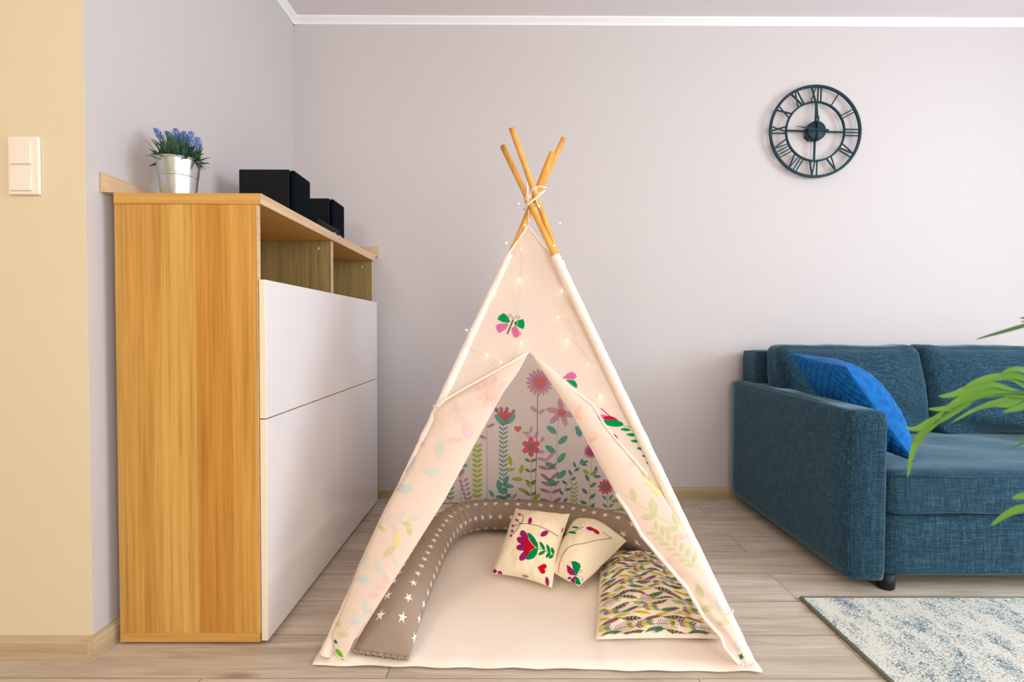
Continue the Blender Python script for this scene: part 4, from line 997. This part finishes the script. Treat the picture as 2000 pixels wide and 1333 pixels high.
def bol(t_, a_, eps=0.0):
    """t_ along (0..1 in arc length), a_ angle: 0 = up, positive to the outside"""
    d = t_ * Lb; i = 0
    lo, hi = 0, NB - 1
    while hi - lo > 1:
        m_ = (lo + hi) // 2
        if barc[m_] <= d: lo = m_
        else: hi = m_
    f_ = (d - barc[lo]) / max(1e-9, barc[hi] - barc[lo]); p = bpts[lo].lerp(bpts[hi], f_)
    tg = (bpts[min(NB - 1, lo + 4)] - bpts[max(0, lo - 3)]); tg.z = 0; tg.normalize(); sd = Vector((-tg.y, tg.x, 0))
    e = min(1, d / .21, (Lb - d) / .12); e = max(0, e)
    rz = .063 * math.sin(e * PI / 2) ** .95 + .003; rh = .066 + .016 * (1 - e)
    # bend crease: gathers on the inside of the curve
    cr = 0
    kk = math.exp(-((t_ - .50) / .13) ** 2)
    cr = .009 * kk * (abs(math.sin(t_ * 210 + 2.5 * math.sin(t_ * 47) + .5 * math.sin(a_ * 3))) ** .5 - .75) * (1 if math.cos(a_) > -.5 else .3)
    rr = 1 + (cr + .0018 * nz((t_ * 22, math.cos(a_) * 2, math.sin(a_) * 2)) + eps) / .066
    h = math.cos(a_) * rz * rr; zc = max(p.z, MZ + rz)
    zc = MZ + rz + .0005 if e > 0 else MZ + .004
    if d < .2: rr += (.05 * nz((a_ * 2.2, d * 18, 4)) + .02 * math.sin(a_ * 9 + d * 30)) * (1 - d / .2)
    return p * 1 + sd * (math.sin(a_) * rh * rr) + Vector((0, 0, zc - p.z + (h if h > 0 else h * .93)))
bo = MB()
bo.grid(lambda u, v: bol(u, 2 * PI * v), 560, 36, close_v=True)
def star_surf(x, y):
    p = bol(min(1, max(0, x)), y); c = bol(min(1, max(0, x)), y + PI); return p, (p - c)
SC = Caster(bo, surf=star_surf)
nst = int(Lb / .050)
for k in range(nst):
    for r_ in range(7):
        t_ = (k + .5 + (.5 if r_ % 2 else 0)) / nst; a_ = (r_ + .5) * 2 * PI / 7 
        if not .02 < t_ < .985: continue
        out = []; rot = random.uniform(0, 2 * PI)
        for q in range(10):
            rad = .0145 if q % 2 == 0 else .0054; th = rot + q * PI / 5
            out.append((t_ + rad * math.cos(th) / Lb, a_ + rad * math.sin(th) / .07))
        SC.fan((t_, a_), out, 1, 1, 0)
bl_ = bo.build('bolster', [m_bolster, m_star_white], None, origin=(0, 2.0, MZ))
sm_ = MB(); ends = [bol(.001, PI / 2), bol(.001, -PI / 2)]
sm_.tube([ends[0].lerp(ends[1], k / 40) + Vector((.0015 * math.sin(k * 1.9), -.003 + .002 * math.sin(k * 2.7), .004 + .0015 * math.sin(k * 1.3))) for k in range(41)], lambda t_: .0042 + .0012 * math.sin(t_ * 90), 8)
sm_.build('end_seam', m_bolster, bl_)
tag(bl_, 'long taupe star-print bolster curving along the back of the teepee', 'bolster')

# ------------------------------------------------------------------ cushions
def cushion(name, cs, th, seed, label, cat, draw, origin, pinch=.07, amp=.006):
    mb = MB(); pillow(mb, cs, th, 44, 44, seed, amp, pinch, bias=.72)
    draw(Caster(mb))
    o_ = mb.build(name, [m_cushion] + PR, None, origin=origin); tag(o_, label, cat, 'cream flower-print cushions in the teepee'); return o_
c1 = [at(960, 1121, z=.030), at(1078, 1149, z=.030), at(1113, 1004, Y=1.93), at(1007, 993, Y=2.02)]
def Z2(D, k=.16, o=(940, 960)):
    return lambda x, y: (o[0] + x * k, o[1] + y * k)
def draw1(D):
    z = Z2(D); D.o = (940, 960); D.k = .16
    D.line([(480, 400), (560, 398), (700, 425), (820, 480), (940, 552)], 6, dkstem, 20)
    D.line([(480, 398), (512, 360), (515, 315), (490, 285)], 6, dkstem, 14); D.line([(480, 398), (440, 362)], 6, dkstem); D.line([(480, 400), (405, 425)], 5, dkstem); D.line([(480, 400), (440, 470), (370, 540)], 5, dkstem)
    for (x, y, a_) in ((468, 288, 20), (435, 355, 20), (390, 425, 10), (382, 490, -20), (365, 545, -50)): D.heart(x, y, 18, red if y < 400 else magenta, a_)
    D.leaf(597, 365, 88, 46, -78, magenta); D.leaf(770, 520, 112, 62, -32, magenta); D.leaf(985, 475, 60, 14, -70, magenta)
    for (x, y, a_) in ((525, 545, 60), (500, 610, 30), (500, 690, 0), (520, 790, -50)): D.leaf(x, y, 140, 78, a_, magenta, blunt=1.8)
    D.fan((640, 660), [(560, 510), (600, 520), (650, 570), (690, 640), (695, 700), (670, 690), (640, 650), (590, 590), (570, 540)], green)
    D.fan((575, 680), [(545, 520), (565, 570), (600, 620), (655, 690), (600, 730), (550, 800), (540, 770), (515, 740), (535, 690), (512, 650), (540, 610), (535, 560)], red)
    D.fan((620, 765), [(655, 695), (695, 705), (680, 770), (640, 820), (590, 838), (542, 832), (560, 790), (600, 740)], green)
    D.line([(695, 702), (770, 715), (850, 780)], 6, green)
    for (x, y, L_, a_) in ((745, 670, 120, 60), (740, 755, 100, -30), (818, 705, 120, 72), (815, 780, 90, -55), (868, 730, 90, 75), (850, 800, 70, -40)): D.leaf(x, y, L_, 38, a_, green)
    D.heart(745, 945, 62, red, 105)
    D.leaf(805, 1100, 120, 44, 80, magenta); D.leaf(165, 975, 60, 50, 10, magenta); D.leaf(230, 995, 60, 44, 20, magenta); D.leaf(540, 1035, 90, 34, 12, mauve)
cushion('cushion', c1, .095, 2, 'square cream cushion with large red and magenta flower, leaning upright inside the teepee', 'cushion', draw1, (.03, 1.85, .03))
c2 = [at(1079, 1118, z=.060), at(1131, 1146, z=.045), at(1224, 1057, Y=1.95), at(1118, 1020, Y=2.05)]
def draw2(D):
    D.o = (940, 960); D.k = .16
    D.line([(945, 990), (950, 900), (990, 780), (1060, 690), (1130, 658), (1250, 640), (1400, 600), (1590, 575)], 5, dkstem, 16)
    D.fan((1160, 910), [(1098, 858), (1150, 855), (1200, 885), (1212, 920), (1185, 985), (1155, 1030), (1130, 970)], green)
    D.fan((1090, 965), [(1045, 900), (1085, 920), (1130, 965), (1150, 1030), (1085, 1020), (1055, 985)], magenta)
    D.fan((1125, 1075), [(1150, 1035), (1145, 1085), (1145, 1130), (1085, 1108), (1100, 1070)], magenta)
    D.fan((1178, 1090), [(1148, 1035), (1185, 1060), (1212, 1125), (1195, 1145), (1150, 1140)], green)
    D.line([(1150, 1030), (1190, 1000), (1222, 990), (1220, 960), (1200, 955), (1195, 975)], 4, dkstem, 8); D.line([(1155, 1030), (1200, 1035), (1240, 1065), (1235, 1090), (1212, 1085)], 4, dkstem, 8)
    D.leaf(1078, 1060, 44, 26, -20, dkstem)
    D.leaf(1000, 560, 130, 36, -48, green); D.leaf(1115, 508, 100, 28, 8, green); D.leaf(1150, 445, 90, 20, 5, green); D.line([(960, 600), (1060, 515), (1250, 440)], 5, green, 14)
    D.leaf(1330, 462, 110, 44, 15, magenta); D.leaf(1400, 495, 100, 44, 35, red)
    D.line([(1480, 500), (1590, 575)], 4, dkstem)
cushion('cushion', c2, .15, 12, 'rounder cream cushion with butterfly print, tipped on its corner beside the feather quilt', 'cushion', draw2, (.2, 1.92, .03), pinch=.0, amp=.006)

# ------------------------------------------------------------------ feather quilt
q_ = [at(1163, 1250, z=.022), at(1412, 1249, z=.022), at(1289, 1080, z=.026), at(1172, 1080, z=.026)]
m_quilt = mat('feather_cotton', (255, 240, 222), .95, var=.02, vscale=9, bump=.1, bscale=60, spec=.05)
qm = MB()
def rip(u, v): return .0035 * math.sin(v * 46 + 2.2 * math.sin(u * 7)) + .0028 * math.sin(u * 18 + v * 5)
S = pillow(qm, q_, .062, 60, 70, 21, .004, .02, bias=.85, quilt=rip, power=.62)
for v in qm.v: v.z = max(v.z, .020)
def qs(x, y):
    if not (.012 < x < .988 and .012 < y < .988): return None
    return S(x, y), Vector((0, 0, 1))
W_m = (q_[1] - q_[0]).length; H_m = (q_[3] - q_[0]).length
QC = Caster(qm, surf=lambda x, y: qs(x / W_m, y / H_m))
Lf_ = .068
def feather(kind, x, y, a_):
    ca, sa = math.cos(R(a_)), math.sin(R(a_))
    T = lambda u, v: (x + u * ca - v * sa, y + u * sa + v * ca)
    if kind in ('dark', 'green', 'pink'):
        c_ = {'dark': qdark, 'green': qgreen, 'pink': qpink}[kind]; QC.leaf(x, y, .060, .0135, a_, c_, rings=1, n_=8)
        QC.line([T(-.036, 0), T(.034, 0)], .0012, qline, .02)
        for k in range(7):
            u = -.022 + k * .0062
            for s_ in (-1, 1): QC.line([T(u, 0), T(u + .006, s_ * .0058)], .0011, (0, qline)[k % 2] if kind == 'dark' else qline, .02)
    elif kind == 'yellow':
        QC.leaf(x, y, .056, .010, a_, qyellow, rings=1, n_=8); QC.line([T(-.02, 0), T(.025, 0)], .0008, qdark, .02)
    elif kind == 'arrow':
        for k in range(6):
            u = -.022 + k * .008; c_ = (qpurple, qpurple, qyellow, qyellow, qgreen, qgreen)[k]
            for s_ in (-1, 1): QC.line([T(u, 0), T(u + .010, s_ * .013)], .0042, c_, .02)
        QC.line([T(-.04, 0), T(.032, 0)], .0014, qline, .02)
    elif kind == 'peacock':
        for k in range(8):
            u = -.026 + k * .0062
            for s_ in (-1, 1): QC.line([T(u, 0), T(u + .012, s_ * .015)], .0010, qline, .02)
        QC.line([T(-.036, 0), T(.01, 0)], .001, qline, .02)
        QC.leaf(*T(.024, 0), .017, .015, 0, qolive, rings=1, blunt=1.5, n_=6); QC.leaf(*T(.026, 0), .005, .005, 0, qline, rings=1, n_=5)
        for k in range(5): b2 = R(-60 + k * 30); QC.line([T(.024 + .010 * math.cos(b2), .010 * math.sin(b2)), T(.024 + .018 * math.cos(b2), .018 * math.sin(b2))], .0009, qline, .02)
    elif kind == 'bush':
        for k in range(5): QC.leaf(*T(-.012 + k * .007, .006 * (k % 2) - .003), .018, .011, 40 * (k % 3) - 40, (qmint, qyellow, qmint, qolive, qmint)[k], rings=1, n_=6)
        QC.line([T(-.025, 0), T(.02, 0)], .001, qline, .02)
rows = [('dark', 'green'), ('arrow', 'peacock'), ('dark', 'pink'), ('yellow', 'yellow'), ('green', 'arrow'), ('bush', 'dark'), ('dark', 'peacock'), ('pink', 'green'), ('dark', 'yellow'), ('green', 'bush'), ('arrow', 'dark'), ('peacock', 'pink'), ('yellow', 'green'), ('bush', 'dark'), ('dark', 'arrow'), ('green', 'yellow'), ('pink', 'peacock')]
y = .004; i = 0
while y < H_m - .008:
    r_ = rows[i % len(rows)]; hh = .026 if 'arrow' in r_ or 'peacock' in r_ or 'bush' in r_ else .0175
    x = -.02 + (.035 if i % 2 else 0); k = 0
    while x < W_m + .03:
        feather(r_[k % 2], x, y + hh / 2 + random.uniform(-.002, .002), random.uniform(-12, 12) + (12 if k % 2 else -6)); x += .064; k += 1
    y += hh; i += 1
qo = qm.build('quilt', [m_quilt] + PQ, None, origin=(.3, 1.8, .02))
tag(qo, 'child quilt with yellow, green and purple feather print inside the teepee', 'quilt')

# ------------------------------------------------------------------ potted palm (mostly beyond the right edge of the frame)
palm = thing('potted_palm', 'green palm whose arching fronds reach in front of the sofa from the right', 'plant', (1.12, .58, .009))
MB().lathe([(0, 0), (.10, 0), (.105, .01), (.125, .22), (.13, .225), (.12, .225), (.115, .2), (0, .2)], (1.12, .58, .0095), 40).build('planter', m_planter, palm)
MB().lathe([(0, .2015), (.114, .2015), (0, .208)], (1.12, .58, .0095), 24).build('soil', m_soil, palm)
PB = Vector((1.12, .58, .21))
def leafstrip(mb, pts, wd, mi=0, nrm=None):
    wd *= .72
    P_ = [Vector(p) for p in pts]; n_ = 14; vs = []
    for i in range(n_):
        t_ = i / (n_ - 1); p = catmull(P_, t_); d = (catmull(P_, min(1, t_ + .02)) - catmull(P_, max(0, t_ - .02))).normalized()
        nn = Vector(nrm) if nrm else Vector((.1, -1, .45)); s_ = d.cross(nn).normalized(); w_ = wd / 2 * max(.02, math.sin(PI * (.08 + .90 * t_)) ** .8 if t_ < .98 else .02)
        k_ = s_.cross(d) * w_ * .3
        vs += [p - s_ * w_ + k_, p, p + s_ * w_ + k_]
    mb.add(vs, [(i * 3 + j, i * 3 + j + 1, i * 3 + j + 4, i * 3 + j + 3) for i in range(n_ - 1) for j in range(2)], mi)
def frond(rachis, leaflets, m_):
    st_ = MB(); pts = [catmull(rachis, i / 30) for i in range(31)]; st_.tube(pts, lambda t_: .0045 * (1 - .75 * t_), 8)
    o_ = st_.build('frond_stem', m_palmdk, palm)
    lf_ = MB()
    for (p_, w_) in leaflets: leafstrip(lf_, p_, w_)
    lf_.build('leaflets', m_, o_)
YP = .66
q = lambda x, y, d=0: at(x, y, Y=YP + d)
fr1 = [PB, PB + Vector((.05, .02, .3)), q(2160, 800), q(2060, 775), q(1990, 768), q(1920, 775), q(1860, 800), q(1815, 838), q(1790, 872)]
L1 = [([q(1830, 820), q(1800, 850), q(1782, 880), q(1772, 935)], .012), ([q(1850, 805), q(1818, 822), q(1790, 838), q(1766, 836)], .010), ([q(1870, 795), q(1835, 815), q(1805, 842), q(1780, 868)], .014),
      ([q(1900, 782), q(1865, 800), q(1828, 822), q(1795, 845)], .015), ([q(1925, 772), q(1890, 782), q(1855, 798), q(1812, 800)], .013), ([q(1960, 768), q(1920, 768), q(1880, 780), q(1835, 808)], .016),
      ([q(1985, 766), q(1940, 752), q(1900, 757), q(1860, 772), q(1832, 775)], .013), ([q(2020, 770), q(1975, 740), q(1940, 738), q(1905, 748), q(1880, 760)], .013), ([q(2050, 775), q(2005, 742), q(1970, 734), q(1936, 742)], .014),
      ([q(2090, 782), q(2040, 745), q(1990, 722), q(1955, 730)], .012), ([q(2010, 772), q(1970, 790), q(1935, 790), q(1900, 803)], .012), ([q(2050, 778), q(2000, 772), q(1955, 768), q(1925, 778)], .014),
      ([q(2060, 780), q(2010, 790), q(1990, 797), q(1958, 806)], .012), ([q(2000, 770), q(1960, 762), q(1910, 768), q(1870, 788)], .014), ([q(2080, 782), q(2030, 775), q(1990, 775), q(1950, 785), q(1905, 800), q(1855, 828)], .009)]
frond(fr1, L1, m_palm)
fr2 = [PB, PB + Vector((.08, .05, .4)), q(2300, 700, .1), q(2200, 640, .1), q(2100, 620, .1), q(2030, 640, .1)]
L2 = [([q(2060, 625, .1), q(2010, 634, .1), q(1960, 648, .1), q(1904, 664, .1)], .008), ([q(2090, 620, .1), q(2040, 620, .1), q(1990, 622, .1)], .009), ([q(2110, 622, .1), q(2050, 632, .1), q(1992, 628, .1)], .008)]
frond(fr2, L2, m_palmdk)
fr3 = [PB, PB + Vector((.02, -.0, .15)), q(2200, 960), q(2120, 950), q(2060, 970)]
L3 = [([q(2060, 975), q(2010, 990), q(1970, 1002), q(1934, 1028)], .013), ([q(2080, 965), q(2030, 975), q(2000, 970), q(1976, 974)], .014), ([q(2100, 960), q(2060, 1000), q(2010, 1010)], .012)]
frond(fr3, L3, m_palm)
rnd = random.Random(3)
for k in range(7):    # the rest of the crown, outside the frame
    a_ = rnd.uniform(-1.3, 1.3); d_ = Vector((math.cos(a_), math.sin(a_), 0)); H_ = rnd.uniform(.5, .8)
    ra = [PB, PB + d_ * .08 + Vector((0, 0, H_ * .6)), PB + d_ * .22 + Vector((0, 0, H_)), PB + d_ * .42 + Vector((0, 0, H_ * .95)), PB + d_ * .58 + Vector((0, 0, H_ * .7))]
    L_ = []
    for j in range(12):
        t_ = .4 + .6 * j / 11; p = catmull(ra, t_); s_ = Vector((-d_.y, d_.x, 0))
        for sg in (-1, 1): L_.append(([p, p + (s_ * sg * .5 + d_ * .6).normalized() * .07, p + (s_ * sg * .5 + d_ * .7).normalized() * .15 - Vector((0, 0, .05))], .013))
    frond(ra, L_, m_palm)
